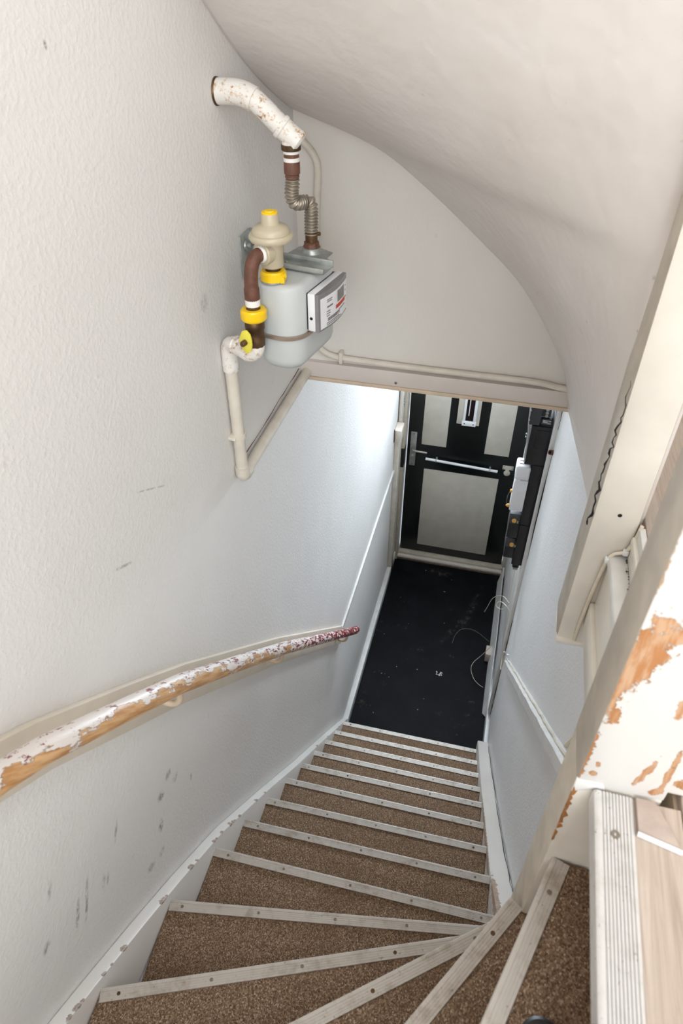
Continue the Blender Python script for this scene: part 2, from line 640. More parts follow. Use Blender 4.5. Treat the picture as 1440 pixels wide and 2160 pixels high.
# ------------------------------------------------------------------ the shell
XL, XR = -.6, .28          # the stairwell's side walls
YF, YD, YB = 1.87, 4.05, -.62
YW = -3.2                  # window wall of the landing room, behind the camera
XLAND, ZTOP = 1.62, 5.3

struct('wall_left', MB().box((XL - .12, YW, -.1), (XL, YD + .12, ZTOP)), M['wall'], 'rough white plastered wall with dark scuffs above the handrail')
struct('wall_right', MB().box((XR, .5, -.1), (XR + .12, YD + .12, 2.93)), M['wall_r'], 'rough white plastered wall below the landing')
struct('wall_front', MB().box((XL, YF, 2.79), (XLAND, YF + .1, ZTOP)), M['wall_s'], 'smooth cream wall above the lintel, cut off by the curved soffit')
w = MB()
w.box((XL - .12, YW - .12, 2.8), (-.3, YW, ZTOP)).box((1.5, YW - .12, 2.8), (XLAND + .1, YW, ZTOP))
w.box((-.3, YW - .12, 2.8), (1.5, YW, 3.5)).box((-.3, YW - .12, 5.1), (1.5, YW, ZTOP))
struct('wall_back', w, M['wall_s'])
struct('wall_stairwell', MB().box((XL, YB - .12, -.1), (.25, YB, 2.9)), M['wall_s'])
w = MB()
w.box((XLAND, YW, 2.8), (XLAND + .1, -1.95, ZTOP)).box((XLAND, -.65, 2.8), (XLAND + .1, YF + .1, ZTOP))
w.box((XLAND, -1.95, 2.8), (XLAND + .1, -.65, 3.65)).box((XLAND, -1.95, 4.95), (XLAND + .1, -.65, ZTOP))
struct('wall_landing', w, M['wall_s'])
struct('wall_door', MB().box((XL, YD, 2.68), (XR, YD + .12, 2.86)).box((XL - .12, YD + .02, -.1), (XL - .002, YD + .12, 2.86)), M['wall_s'])

# soffit of the flight above: a winding plastered surface turning about the hanging post
AX, AY = .215, 1.06
HZ = [(-8, 2.70), (0, 2.735), (2.5, 2.835), (5.5, 2.915), (13.2, 3.075), (22.5, 3.21), (30, 3.316), (36.2, 3.397), (45, 3.47), (60, 3.62), (69, 3.72), (90, 3.94), (120, 4.27), (160, 4.7)]
SL = [(0, .30), (8, .24), (20, .14), (45, 0), (160, 0)]


def soffit(u, v):
    th = -1 + 153 * u ** 1.5
    a = R(th)
    dx, dy = -math.sin(a), math.cos(a)
    rm = 9
    if dx < -1e-4:
        rm = min(rm, (XL - AX - .01) / dx)
    if dx > 1e-4:
        rm = min(rm, 2)
    if dy > 1e-4:
        rm = min(rm, (YF + .01 - AY) / dy)
    if dy < -1e-4:
        rm = min(rm, (YB - .01 - AY) / dy)
    r = .012 + (rm - .012) * v
    return Vector((AX + dx * r, AY + dy * r, catmull(HZ, th) + catmull(SL, max(th, 0)) * (.85 - r)))


sof = MB().grid(soffit, 130, 36).build('ceiling', M['soffit'])
sof['kind'] = 'structure'
sof['label'] = 'curved white plaster soffit of the flight above'
md = sof.modifiers.new('thick', 'SOLIDIFY')
md.thickness = .05
md.offset = 1
bmc = bmesh.new(); bmc.from_mesh(sof.data)
up = sum(f.normal.z for f in bmc.faces)
if up < 0:
    bmesh.ops.reverse_faces(bmc, faces=bmc.faces[:]); bmc.to_mesh(sof.data)
bmc.free()
cr = MB()
pts = []
for i in range(40):
    t = i / 39
    z = 2.985 + .30 * t
    pts.append((.1985 + .003 * random.uniform(-1, 1) - .001, 1.022 - .012 * t + random.uniform(-.004, .004), z))
rad = [.0026 * (1 - i / 39) ** .6 * random.uniform(.3, 1.15) + .0002 for i in range(40)]
cr.tube(pts, rad, 6)
cr.build('plaster_crack', M['dark'], sof)
# outer string of the upper flight, between soffit edge and right wall
st = MB()
st.prism([(AX - .006, 1.05, 2.975), (AX - .006, YF + .02, 2.735), (AX - .006, YF + .02, 3.3), (AX - .006, 1.05, 3.6)], (.085, 0, 0))
struct('trim_1', st, M['soffit'], 'plastered string edge of the upper flight along the right wall')

struct('ceiling.001', MB().box((XL, YF + .02, 2.78), (XR, YD + .1, 2.86)), M['wall_s'])
w = MB()
w.box((XL - .1, YW - .1, ZTOP), (.3, YF + .1, ZTOP + .1)).box((1.3, YW - .1, ZTOP), (XLAND + .1, YF + .1, ZTOP + .1))
w.box((.3, YW - .1, ZTOP), (1.3, -.85, ZTOP + .1)).box((.3, .15, ZTOP), (1.3, YF + .1, ZTOP + .1))  # ceiling opening made up to go with the added overhead lamp
struct('ceiling.002', w, M['wall_s'])

hf = struct('floor', MB().box((XL, 2.0, -.1), (XR, YD + .1, 0)), M['hall_floor'], 'scuffed black hall floor at the foot of the stairs')
fl = MB()
for i in range(26):
    x, y = random.uniform(-.5, .22), random.uniform(2.45, 3.95)
    if i < 9:
        x, y = -.076 + random.uniform(-.022, .022), 2.943 + random.uniform(-.02, .02)
    s = random.uniform(.001, .003) if i >= 9 else random.uniform(.003, .008)
    a = random.uniform(0, 6)
    fl.prism([(x + s * random.uniform(.6, 1.3) * math.cos(a + k * 1.26), y + s * random.uniform(.6, 1.3) * math.sin(a + k * 1.26), .0005) for k in range(5)], (0, 0, .0015))
o = fl.build('paint_flakes', M['tape'])
tag(o, 'scattered white paint crumbs on the black hall floor', 'debris', None, 'stuff')

lf = MB()
lf.box((XL, YW, 2.86), (.2, YB - .001, 3.0)).box((.2, YW, 2.86), (XLAND, YB - .001, 2.985)).box((.2495, YB - .001, 2.86), (XLAND, .495, 2.985)).box((.226, YB - .001, 2.97), (.26, .4945, 2.985)).box((.29, .5, 2.86), (XLAND, YF, 2.985))
lf = struct('floor.001', lf, M['trim_edge'], 'landing floor of greyish oak planks')
# planks run away from the camera, butt ends by the posts
edges = [.2335, .2935, .478, .662, .846, 1.03, 1.214, 1.398, XLAND]
for i in range(len(edges) - 1):
    x0, x1 = edges[i] + .0008, edges[i + 1] - .0008
    cuts = [YB - 2.5, .493] if i == 0 else ([YB - 2.5, .1 + .25 * (i % 3), YF] if i != 1 else [YB - 2.5, YF])
    for y0, y1 in zip(cuts, cuts[1:]):
        MB().box((x0, y0 + .0008, 2.984), (x1, y1 - .0008, 3.0 - .0006 * (i % 2)), .0012, seg=1).build('plank', M['plank'], lf)

# ------------------------------------------------------------------ lintel, door wall
li = root('trim_2')
li['label'] = 'pale boxed lintel across the stairwell'
MB().box((XL, 1.85, 2.745), (.262, YF + .11, 2.794), .001).build('lintel_board', M['lintel'], li)
MB().box((XL, 1.846, 2.733), (.262, YF + .11, 2.7445), .001).build('edge_strip', M['trim_edge'], li)
MB().lathe((-.3, 1.8505, 2.757), [(.0045, 0), (.0045, .0015), (.002, .002)], (0, -1, 0), 12).build('nail_head', M['steel'], li)

fr = root('trim_3')
fr['label'] = 'white painted frame of the front door'
MB().box((XL, 3.876, 0), (-.577, YD + .02, 2.7), .003).build('jamb', M['trim'], fr)
MB().box((-.5775, YD - .085, 0), (-.556, YD + .1, 2.7), .003).build('jamb', M['newel_side'], fr)
MB().box((XL, 3.868, 0), (XL + .004, 3.876, 2.7)).build('dark_gap', M['dark'], fr)
MB().box((.254, YD - .02, 0), (XR, YD + .1, 2.7), .003).build('jamb', M['trim'], fr)
MB().box((-.556, YD - .02, 2.07), (.254, YD + .1, 2.16), .003).build('head', M['trim'], fr)
MB().box((-.556, YD - .02, 2.62), (.254, YD + .1, 2.7), .003).build('head', M['trim'], fr)
MB().box((-.5770, YD - .0875, .90), (-.5545, YD - .02, 1.06), .001).build('strike_plate', M['dark'], fr)
MB().box((-.5772, 3.90, 1.35), (-.575, 3.96, 2.0), .001).build('jamb_bead', M['white'], fr)
sc = MB()
sp = [(-.5745, 3.925 + .012 * math.sin(i * 1.35) + .0012 * i, 1.50 - i * .0052) for i in range(18)]
sc.tube(sp, .0011, 5)
sc.build('pen_scribble', M['dark'], fr)

th = root('trim_4')
th['label'] = 'worn white threshold under the front door'
MB().box((-.556, 3.985, 0), (.262, 4.1, .026), .003).build('sill', M['trim'], th)
MB().box((-.556, 4.012, .026), (.262, 4.1, .046), .002).build('sill_step', M['newel_side'], th)
MB().box((-.556, 3.972, 0), (.262, 3.986, .012), .001).build('wooden_strip', M['dark_wood'], th)

# front door
dr = root('door_1', (-.15, YD, .05))
dr['label'] = 'black front door with cream panels at the foot of the stairs'
MB().box((-.549, YD, .05), (.25, YD + .045, 2.065), .003).build('leaf', M['door_k'], dr)
pb = MB()
for x0, x1, z0, z1 in [(-.449, -.277, 1.066, 1.86), (-.012, .154, 1.058, 1.86), (-.415, .116, .128, .857)]:
    MB().box((x0, YD - .007, z0), (x1, YD + .001, z1), .0015).build('panel', M['door_p'], dr)
MB().box((-.524, YD - .0012, .085), (-.5215, YD + .001, 2.04)).box((.224, YD - .0012, .085), (.2265, YD + .001, 2.04)).build('bead', M['plastic_k'], dr)
ls = MB().box((-.226, YD - .007, 1.272), (-.076, YD + .001, 1.86), .0015).build('panel', M['door_p'], dr)
fr_ = MB().box((-.186, YD - .018, 1.277), (-.170, YD - .006, 1.72), .002).box((-.118, YD - .018, 1.277), (-.100, YD - .006, 1.72), .002)
fr_.box((-.190, YD - .019, 1.268), (-.097, YD - .006, 1.304), .002)
lp = fr_.build('letter_slot_frame', M['plastic_w'], dr)
MB().box((-.170, YD - .010, 1.30), (-.118, YD - .006, 1.72)).build('dark_slot', M['glass_k'], lp)
MB().box((-.1535, YD - .0125, 1.345), (-.1475, YD - .009, 1.72), .001).build('bright_strip', M['plastic_w'], lp)
for x in (-.173, -.114):
    MB().lathe((x, YD - .019, 1.285), [(.0045, 0), (.004, .0015)], (0, -1, 0), 10).build('screw', M['dark'], lp)
hp = MB().box((-.527, YD - .009, .874), (-.485, YD + .001, 1.157), .003).build('handle_plate', M['galv'], dr)
MB().tube([(-.505, YD - .006, 1.035), (-.505, YD - .05, 1.035), (-.495, YD - .056, 1.034), (-.40, YD - .056, 1.03)], .0085, 12, True, 1).build('lever', M['steel'], hp)
kh = MB().lathe((-.506, YD - .009, .955), [(.012, 0), (.012, .002), (.010, .003)], (0, -1, 0), 16)
kh.box((-.5105, YD - .012, .925), (-.5015, YD - .009, .955), .001).build('keyhole', M['galv'], hp)
for z in (.888, 1.143):
    MB().lathe((-.506, YD - .009, z), [(.004, 0), (.003, .0015)], (0, -1, 0), 10).build('screw', M['dark'], hp)
bar = MB().tube([(-.408, YD - .028, .962), (.098, YD - .028, .939)], .0095, 14).build('grab_bar', M['plastic_w'], dr)
for x, z in ((-.333, .9585), (.043, .9415)):
    MB().lathe((x - .006, YD - .028, z), [(.0125, 0), (.0125, .012)], (1, 0, -.045), 16).box((x - .005, YD - .02, z - .012), (x + .007, YD + .001, z + .012), .001).build('bar_clip', M['galv'], bar)
lt = MB().box((.128, YD - .006, .950), (.201, YD + .001, .982), .002).build('night_latch', M['door_p'], dr)
MB().lathe((.163, YD - .001, .922), [(.022, 0), (.022, .007), (.019, .009)], (0, -1, 0), 20).box((.151, YD - .008, .922), (.175, YD, .955), .001).build('latch_tab', M['door_p'], lt)
for x in (.136, .193):
    for z in (.957, .975):
        MB().lathe((x, YD - .006, z), [(.003, 0), (.0025, .001)], (0, -1, 0), 8).build('screw', M['dark'], lt)

# transom window over the door and the landing windows (outside the view)
def window(name, lo, hi, ax, mid=True):
    r = root(name, [(a + b) / 2 for a, b in zip(lo, hi)])
    u = 0 if ax == 1 else 1
    f = MB()
    t = .045
    def bx(a, b):
        f.box(a, b, .002)
    a, b = list(lo), list(hi)
    for k in (0, 1):
        p, q = list(lo), list(hi)
        if k == 0: q[u] = lo[u] + t
        else: p[u] = hi[u] - t
        bx(p, q)
        p, q = list(lo), list(hi)
        p[u] += t; q[u] -= t
        if k == 0: q[2] = lo[2] + t
        else: p[2] = hi[2] - t
        bx(p, q)
    f.build('window_frame', M['white'], r)
    g0, g1 = list(lo), list(hi)
    for i in (u, 2):
        g0[i] += t; g1[i] -= t
    m = (lo[ax] + hi[ax]) / 2
    g0[ax], g1[ax] = m - .003, m + .003
    MB().box(g0, g1).build('pane', M['glass'], r)
    return r


window('window_1', (-.3, YW - .1, 3.5), (1.5, YW - .03, 5.1), 1)
window('window_2', (XLAND + .02, -1.95, 3.65), (XLAND + .08, -.65, 4.95), 0)
window('window_3', (-.556, YD + .02, 2.16), (.254, YD + .08, 2.62), 1)

# rails and skirtings on the walls
struct('trim_5', MB().box((XL, 2.30, .968), (XL + .012, 3.98, .998), .003), M['white'], 'thin white dado rail along the left hall wall')
y0, z0, y1, z1 = 2.345, .985, .62, 2.72
wob = [(random.uniform(-.0018, .0018), random.uniform(-.002, .002)) for _ in range(41)]


def rail_pt(u, v):
    k = min(40, int(round(u * 40)))
    ya, za = y0 + (y1 - y0) * u, z0 + (z1 - z0) * u
    q = [(XR + .003, -.052), (XR - .023 + wob[k][0], -.050), (XR - .025 + wob[k][0], -.004), (XR - .020, wob[k][1]), (XR + .003, wob[k][1] + .004), (XR + .003, -.052)][int(round(v * 5))]
    return Vector((q[0], ya, za + q[1]))


rl = MB().grid(rail_pt, 40, 5, False)
bmesh.ops.recalc_face_normals(rl.bm, faces=rl.bm.faces[:])
rl = struct('trim_6', rl, M['white'], 'thick lumpy white rail sloping up the right wall')
MB().tube([(XR - .012, y0 + (y1 - y0) * t + random.uniform(-.004, .004), z0 + (z1 - z0) * t + .008 + random.uniform(-.003, .003)) for t in [i / 40 for i in range(41)]], .0028, 8).build('painted_cable', M['cable'], rl)
MB().tube([(XR - .003, .95, 2.41), (XR - .003, .87, 2.60), (XR - .003, .80, 2.74)], .006, 8).build('painted_cable', M['cable'], rl)

struct('baseboard_left', MB().box((XL, 2.33, 0), (XL + .032, 3.99, .075), .003), M['white'])
bb = MB().box((XR - .014, 2.66, 0), (XR, 4.02, .055), .003)
bb.box((XR - .022, 2.28, 0), (XR, 2.68, .12), .004)
struct('baseboard_right', bb, M['white'])
# upright edge of the meter recess with its dark gap
ed = root('trim_7')
ed['label'] = 'narrow upright cream board beside the meter boxes'
MB().box((XR - .018, 2.62, .02), (XR + .001, 2.66, 2.75), .002).build('edge_board', M['white'], ed)
gp = MB()
for a, b in ((1.45, 2.1), (2.2, 2.7), (.1, .62), (.7, 1.0)):
    k = 9
    gp.tube([(XR - .0005, 2.612 + random.uniform(-.003, .003), a + (b - a) * i / k) for i in range(k + 1)], [.0008 + .004 * random.random() * math.sin(math.pi * (i + .3) / (k + .6)) for i in range(k + 1)], 6)
gp.build('dark_gap', M['dark'], ed)
MB().box((XR - .012, 2.66, .6), (XR + .001, 3.3, 2.75), .001).build('meter_backboard', M['white'], ed)

# ------------------------------------------------------------------ staircase
stz = thing('staircase', (0, 2.3, 0), 'narrow winding staircase with brown carpet treads and metal nosings', 'staircase')
YL = [2.296, 2.102, 1.912, 1.722, 1.536, 1.349, 1.155, .971, .784, .561, .313, -.004]
YR = [2.304, 2.108, 1.917, 1.730, 1.548, 1.358, 1.172, .987, .798, .697]
XSL, XSR = -.57, .215
LINES = []
for k in range(14):
    if k < 9:
        LINES.append(((XSL, YL[k]), (XSR, YR[k])))
LINES += [((XSL, .561), (XSR, .697)), ((XSL, .313), (.175, .609)), ((XSL, -.004), (.150, .550)), ((-.535, -.55), (.154, .5125)), ((-.205, -.58), (.184, .497))]


def shift(l, d):
    a, b = Vector(l[0]), Vector(l[1])
    t = (b - a).normalized()
    n_ = Vector((t.y, -t.x))      # towards the landing
    p, q = a + n_ * d, b + n_ * d
    if q.y > .494 and q.y < .58:
        q.x = min(q.x, .1695)
    return tuple(p), tuple(q)


BACK = -.61
for k in range(14):
    z = .2 * (k + 1)
    A, B = LINES[k]
    if k < 13:
        A2, B2 = shift(LINES[k + 1], .03)
        poly = [A, B, B2, A2]
        if k == 11:
            poly = [A, B, B2, (-.55, BACK), (XSL, BACK)]
        if k == 12:
            poly = [A, B, B2, (A2[0], BACK), (A[0], BACK)]
    else:
        poly = [A, (.184, .495), (.236, .495), (.236, BACK), (A[0], BACK)]
    MB().prism([(x, y, z - .035) for x, y in poly], (0, 0, .035), .003).build('carpet_tread', M['carpet'], stz)
    s1 = shift(LINES[k], .022)
    s2 = shift(LINES[k], .04)
    MB().prism([(*s1[0], z - .2), (*s1[1], z - .2), (*s2[1], z - .2), (*s2[0], z - .2)], (0, 0, .165)).build('riser', M['carpet'], stz)
MB().box((.236, BACK, 2.8), (.248, .494, 2.985)).build('riser', M['carpet'], stz)

PROF = [(-.004, -.020), (-.0015, -.020), (-.0015, .0005), (.0295, .0005), (.0295, .0026), (.0285, .0034), (.0245, .0034), (.024, .0031), (.0233, .0031), (.0228, .0034), (.0185, .0034), (.018, .0031), (.0173, .0031), (.0168, .0034),
        (.0125, .0034), (.012, .0031), (.0113, .0031), (.0108, .0034), (.0065, .0034), (.006, .0031), (.0053, .0031), (.0048, .0036), (0, .0038), (-.0028, .0032), (-.0042, .0016), (-.0046, -.002)]
PROF = [(p * .74 if p > 0 else p * .8, q) for p, q in PROF]


def nosing(line, z, prof, mat, nscrew, name='nosing', off=0):
    a, b = Vector(line[0]), Vector(line[1])
    t = (b - a).normalized()
    n_ = Vector((t.y, -t.x))
    pts = [Vector((a.x + n_.x * p, a.y + n_.y * p, z + q)) for p, q in prof]
    L = (b - a).length
    o = MB().prism(pts, (t.x * L, t.y * L, 0)).build(name, mat, stz)
    for i in range(nscrew):
        s = L * (.05 + .9 * i / (nscrew - 1)) + random.uniform(-.01, .01)
        p = a + t * s + n_ * (off or .0106)
        if off:
            MB().lathe((p.x, p.y, z + .0035), [(.0055, 0), (.0052, .0014), (.002, .0015), (.0018, .0008)], (0, 0, 1), 14).build('screw', M['screw'], o)
            continue
        MB().lathe((p.x, p.y, z + .0033), [(.0038, 0), (.0036, .0007), (.0017, .0008), (.0015, .0003)], (0, 0, 1), 10).build('screw', M['screw'] if random.random() < .7 else M['brass'], o)
    return o


for k in range(14):
    nosing(LINES[k], .2 * (k + 1), PROF, M['nosing'], 5 if k < 12 else 6)
# broad ribbed profile on the landing edge
P2 = [(-.004, -.024), (-.002, -.024), (-.002, .0005), (.0405, .0005), (.0415, .0015), (.0405, .003), (.0372, .0042)]
x = .0365
for i in range(9):
    P2 += [(x, .0026), (x - .0010, .0026), (x - .0013, .0044), (x - .0033, .0044)]
    x -= .0038
P2 += [(-.001, .0042), (-.0034, .0025), (-.0046, -.002)]
o = nosing(((.1835, -.58), (.1955, .492)), 3.0, P2, M['nosing_l'], 2, 'landing_nosing', .019)

# stringers
LT = [(2.40, .085), (1.826, .712), (1.5, 1.062), (1.177, 1.425), (.84, 1.79), (.617, 1.99), (.467, 2.115), (.31, 2.24), (.1, 2.40), (BACK, 2.86)]
XS = XL + .001
poly = [(XS, y, z) for y, z in LT] + [(XS, BACK, 2.2), (XS, .3, 1.8), (XS, 1.2, .95), (XS, 2.2, .001), (XS, 2.4, .001)]
MB().prism(poly, (.0295, 0, 0), .003).build('stringer', M['stringer'], stz)
RT = [(2.36, .215), (2.3, .27), (1.787, .775), (1.283, 1.285), (1.011, 1.58), (.86, 1.76), (.76, 1.885), (.66, 2.03), (.585, 2.2)]
poly = [(.216, y, z) for y, z in RT] + [(.216, .585, 1.6), (.216, 1.2, .9), (.216, 2.2, .001), (.216, 2.36, .001)]
MB().prism(poly, (.0630, 0, 0), .006).build('stringer', M['stringer_r'], stz)
ck = MB()
ck.tube([(XR - .006 + random.uniform(-.002, .002), RT[i][0] * (1 - t) + RT[i + 1][0] * t, (RT[i][1] * (1 - t) + RT[i + 1][1] * t) + .001) for i in range(1, 6) for t in (0, .2, .4, .6, .8)], [.0006 + .0014 * random.random() for _ in range(25)], 5)
ck.build('dark_gap', M['dark'], stz)

# ------------------------------------------------------------------ newel post, panel, hanging post, fascia
nw = thing('newel_post', (.22, .54, 2.3), 'square newel post with white paint chipped down to bare wood, at the landing edge', 'newel post')
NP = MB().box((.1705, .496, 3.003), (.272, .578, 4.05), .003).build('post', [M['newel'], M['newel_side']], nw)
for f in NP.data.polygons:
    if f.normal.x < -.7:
        f.material_index = 1  # left face takes the tan with its shade painted in
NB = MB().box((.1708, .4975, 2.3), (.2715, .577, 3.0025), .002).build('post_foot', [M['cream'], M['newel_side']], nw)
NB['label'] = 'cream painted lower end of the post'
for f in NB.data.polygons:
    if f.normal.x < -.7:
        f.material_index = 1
MB().prism([(.1695, .4955, 3.012), (.20, .4945, 3.0125), (.205, .495, 3.001), (.19, .4955, 2.994), (.176, .496, 2.985), (.1695, .4965, 2.98)], (0, .004, 0), .001).build('peeling_paint', M['white'], nw)
sl = MB()
z = 2.85
while z < 2.98:
    hgt = random.uniform(.008, .034)
    sl.prism([(.1702, .496, z), (.1702, .496, z + hgt), (.1702 + random.uniform(.0015, .004), .4962, z + hgt * random.uniform(.8, 1.1)), (.1702 + random.uniform(.002, .008), .4962, z + hgt * random.uniform(.3, .7)), (.1702 + random.uniform(.001, .005), .4962, z + hgt * .15)], (0, .003, 0))
    z += hgt * random.uniform(.7, 1.3)
sl.build('wood_splinters', M['offcut_wood'], nw)['kind'] = 'stuff'

pn = thing('balustrade_panel', (.6, .53, 3.0), 'white boarded balustrade panel beside the newel post on the landing', 'balustrade')
MB().box((.2725, .510, 3.0015), (.95, .545, 3.17), .002).build('board', M['panel_w'], pn)
MB().box((.2725, .505, 3.17), (.95, .575, 3.2), .004).build('handrail_cap', M['white'], pn)

hp_ = thing('hanging_post', (.25, 1.06, 2.67), 'thick cream-white post hanging beside the soffit, its lower end above the right wall', 'post')
po = MB()
po.prism([(.2005, 1.019, 2.675), (.2005, 1.112, 2.69), (.2005, 1.112, 4.6), (.2005, 1.019, 4.6)], (.083, 0, 0), .010)
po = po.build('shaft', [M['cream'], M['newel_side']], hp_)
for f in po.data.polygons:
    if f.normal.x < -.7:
        f.material_index = 1  # shaded left side of the shaft, darkened by its colour
MB().box((.2015, 1.014, 2.667), (.283, 1.1, 2.682), .005).build('base_lip', M['cream'], hp_)
MB().lathe((.245, 1.0185, 3.02), [(.004, 0), (.003, .001)], (0, -1, 0), 10).build('nail_hole', M['dark'], hp_)

fa = root('trim_8')
fa['label'] = 'cream stepped fascia moulding along the landing edge'
y0, y1 = .58, 1.0175
MB().box((.252, y0, 2.735), (.31, y1, 2.925), .002).build('fascia_board', M['cream'], fa)
MB().box((.243, y0, 2.735), (.253, y1, 2.80), .003).build('bead', M['cream'], fa)
MB().prism([(.247, y0, 2.915), (.2795, y0, 2.915), (.2795, y0, 2.931), (.25, y0, 2.929)], (0, y1 - y0, 0), .002).build('ledge', M['white'], fa)
MB().box((.2795, y0, 2.92), (.31, y1, 2.968), .003).build('upper_board', M['cream'], fa)
MB().box((.2755, y0, 2.962), (.29, y1, 2.980), .004).build('bead', M['cream'], fa)
MB().box((.283, y0, 2.978), (.2935, y1, 3.001), .002).build('edge_strip', M['white'], fa)
dd = MB()
for i in range(60):
    y = random.uniform(.7, 1.01)
    dd.lathe((.2785 + random.uniform(-.003, .001), y, 2.9312), [(random.uniform(.0006, .0022), 0), (.0004, .0008)], (0, 0, 1), 6)
dd.build('dirt_specks', M['dark'], fa)['kind'] = 'stuff'

pc = thing('painted_cable', (.26, 1.013, 2.8), 'thin painted cable following the stepped fascia on the hanging post', 'cable')
cp = [(.236, 1.0135, 2.69), (.237, 1.0135, 2.74), (.2385, 1.0135, 2.80), (.245, 1.0135, 2.905), (.252, 1.013, 2.935), (.268, 1.013, 2.940), (.275, 1.0135, 2.945), (.280, 1.0135, 2.965), (.2835, 1.014, 2.985), (.2855, 1.0155, 3.006)]
MB().tube(cp, .0036, 10, True, 2).build('lead', M['cable'], pc)
for p in ((.2475, 1.0125, 2.918), (.2735, 1.0125, 2.9425)):
    MB().box((p[0] - .005, p[1] - .005, p[2] - .005), (p[0] + .005, p[1] + .006, p[2] + .006), .002).build('cable_clip', M['plastic_w'], pc)

oc = thing('laminate_offcut', (.265, .455, 3.0), 'small wedge of laminate flooring lying on the landing plank by the newel post', 'offcut')
MB().prism([(.2395, .492, 3.0005), (.2395, .449, 3.0005), (.286, .438, 3.0005), (.262, .491, 3.0005)], (0, 0, .0065), .0012).build('wedge', M['offcut'], oc)
MB().prism([(.2385, .4492, 3.0005), (.2385, .4462, 3.0005), (.2868, .4352, 3.0005), (.2868, .4382, 3.0005)], (0, 0, .0078), .0006).build('white_edge', M['plastic_w'], oc)

# ------------------------------------------------------------------ handrail
RP = [(2.40, .928), (2.371, .955), (1.34, 2.04), (1.005, 2.378), (.75, 2.631), (.6, 2.764), (.496, 2.855), (.405, 2.934), (.335, 2.985), (.2, 3.07), (.0, 3.17)]
hr = thing('handrail', (-.53, 2.4, .9), 'worn round wooden handrail with red and white flaking paint on the left wall', 'handrail')
path = []
for i in range(len(RP) - 1):
    k = 14 if i == 1 else 4
    for j in range(k):
        t = j / k
        path.append((-.53, RP[i][0] * (1 - t) + RP[i + 1][0] * t, RP[i][1] * (1 - t) + RP[i + 1][1] * t))
path.append((-.53, *RP[-1]))
rr = MB().tube(path, [.0205] * len(path), 22)
rr.lathe((-.53, 2.40, .928), [(.0205, 0), (.019, .006), (.012, .010), (0, .0115)], (0, .69, -.72), 20)
rl_ = rr.build('rail', M['rail'], hr, base=None)
rl_.data.transform(Matrix.Translation(ORG['handrail']))
rl_.location = -ORG['handrail']
BT = [(2.30, .915), (1.409, 1.853), (.839, 2.423), (.649, 2.599), (.45, 2.785), (.345, 2.865), (.1, 3.03), (-.1, 3.13)]
poly = [(XL, y, z) for y, z in BT] + [(XL, y + (.03 if y > .5 else .01), z + (.105 if y > .5 else .115)) for y, z in BT[::-1]]
MB().prism(poly, (.0135, 0, 0), .002).build('backboard', M['board'], hr)
for y in (.20, .735, 1.31, 2.20):
    z = interp([(a, b) for a, b in RP[::-1]], y)
    b = MB().tube([(XL + .012, y, z - .045), (XL + .022, y + .004, z - .074), (XL + .045, y + .008, z - .084), (-.534, y + .008, z - .066), (-.53, y + .008, z - .016)], .0072, 10, True, 2)
    b.box((XL + .012, y - .01, z - .075), (XL + .016, y + .01, z - .018), .003)
    b.build('bracket', M['trim_edge'], hr)

# ------------------------------------------------------------------ gas meter
cx, cy, zt, ph = -.444, 1.357, 3.271, .18
GU = Vector((math.sin(ph), math.cos(ph), 0))
GN = Vector((GU.y, -GU.x, 0))
GC = Vector((cx, cy, 0))


def gp_(u, n_, z):
    return GC + GU * u + GN * n_ + Vector((0, 0, z))


def stadium(W_, D_, r, z, grow=0, k=10):
    out = []
    for sx, sy, a0 in ((1, 1, 0), (-1, 1, 90), (-1, -1, 180), (1, -1, 270)):
        for i in range(k + 1):
            a = R(a0 + 90 * i / k)
            out.append(gp_(sx * (W_ / 2 - r) + (r + grow) * math.cos(a), sy * (D_ / 2 - r) + (r + grow) * math.sin(a), z))
    return out


def loft(rings):
    mb = MB()
    vs = [[mb.bm.verts.new(p) for p in r] for r in rings]
    n_ = len(vs[0])
    for a, b in zip(vs, vs[1:]):
        for i in range(n_):
            f = mb.bm.faces.new((a[i], a[(i + 1) % n_], b[(i + 1) % n_], b[i]))
            f.smooth = True
    mb.bm.faces.new(vs[0][::-1])
    mb.bm.faces.new(vs[-1])
    bmesh.ops.recalc_face_normals(mb.bm, faces=mb.bm.faces[:])
    return mb


GW, GD, GR = .205, .108, .046
zs = zt - .108           # seam
gm = thing('gas_meter', (cx, cy, zt - .19), 'pale grey gas meter with display box hanging on the left wall', 'gas meter')
loft([stadium(GW, GD, GR, zs), stadium(GW, GD, GR, zt - .012), stadium(GW, GD, GR, zt - .005, -.003), stadium(GW, GD, GR, zt - .001, -.009), stadium(GW, GD, GR, zt, -.016)]).build('upper_shell', M['meter'], gm)
loft([stadium(GW, GD, GR, zt - .185, -.022), stadium(GW, GD, GR, zt - .182, -.012), stadium(GW, GD, GR, zt - .172, -.004), stadium(GW, GD, GR, zt - .160, 0), stadium(GW, GD, GR, zs - .002)]).build('lower_shell', M['meter'], gm)
loft([stadium(GW, GD, GR, zs - .0055, .001), stadium(GW, GD, GR, zs - .004, .0045), stadium(GW, GD, GR, zs + .003, .0045), stadium(GW, GD, GR, zs + .0045, .001)]).build('seam_band', M['meter_band'], gm)
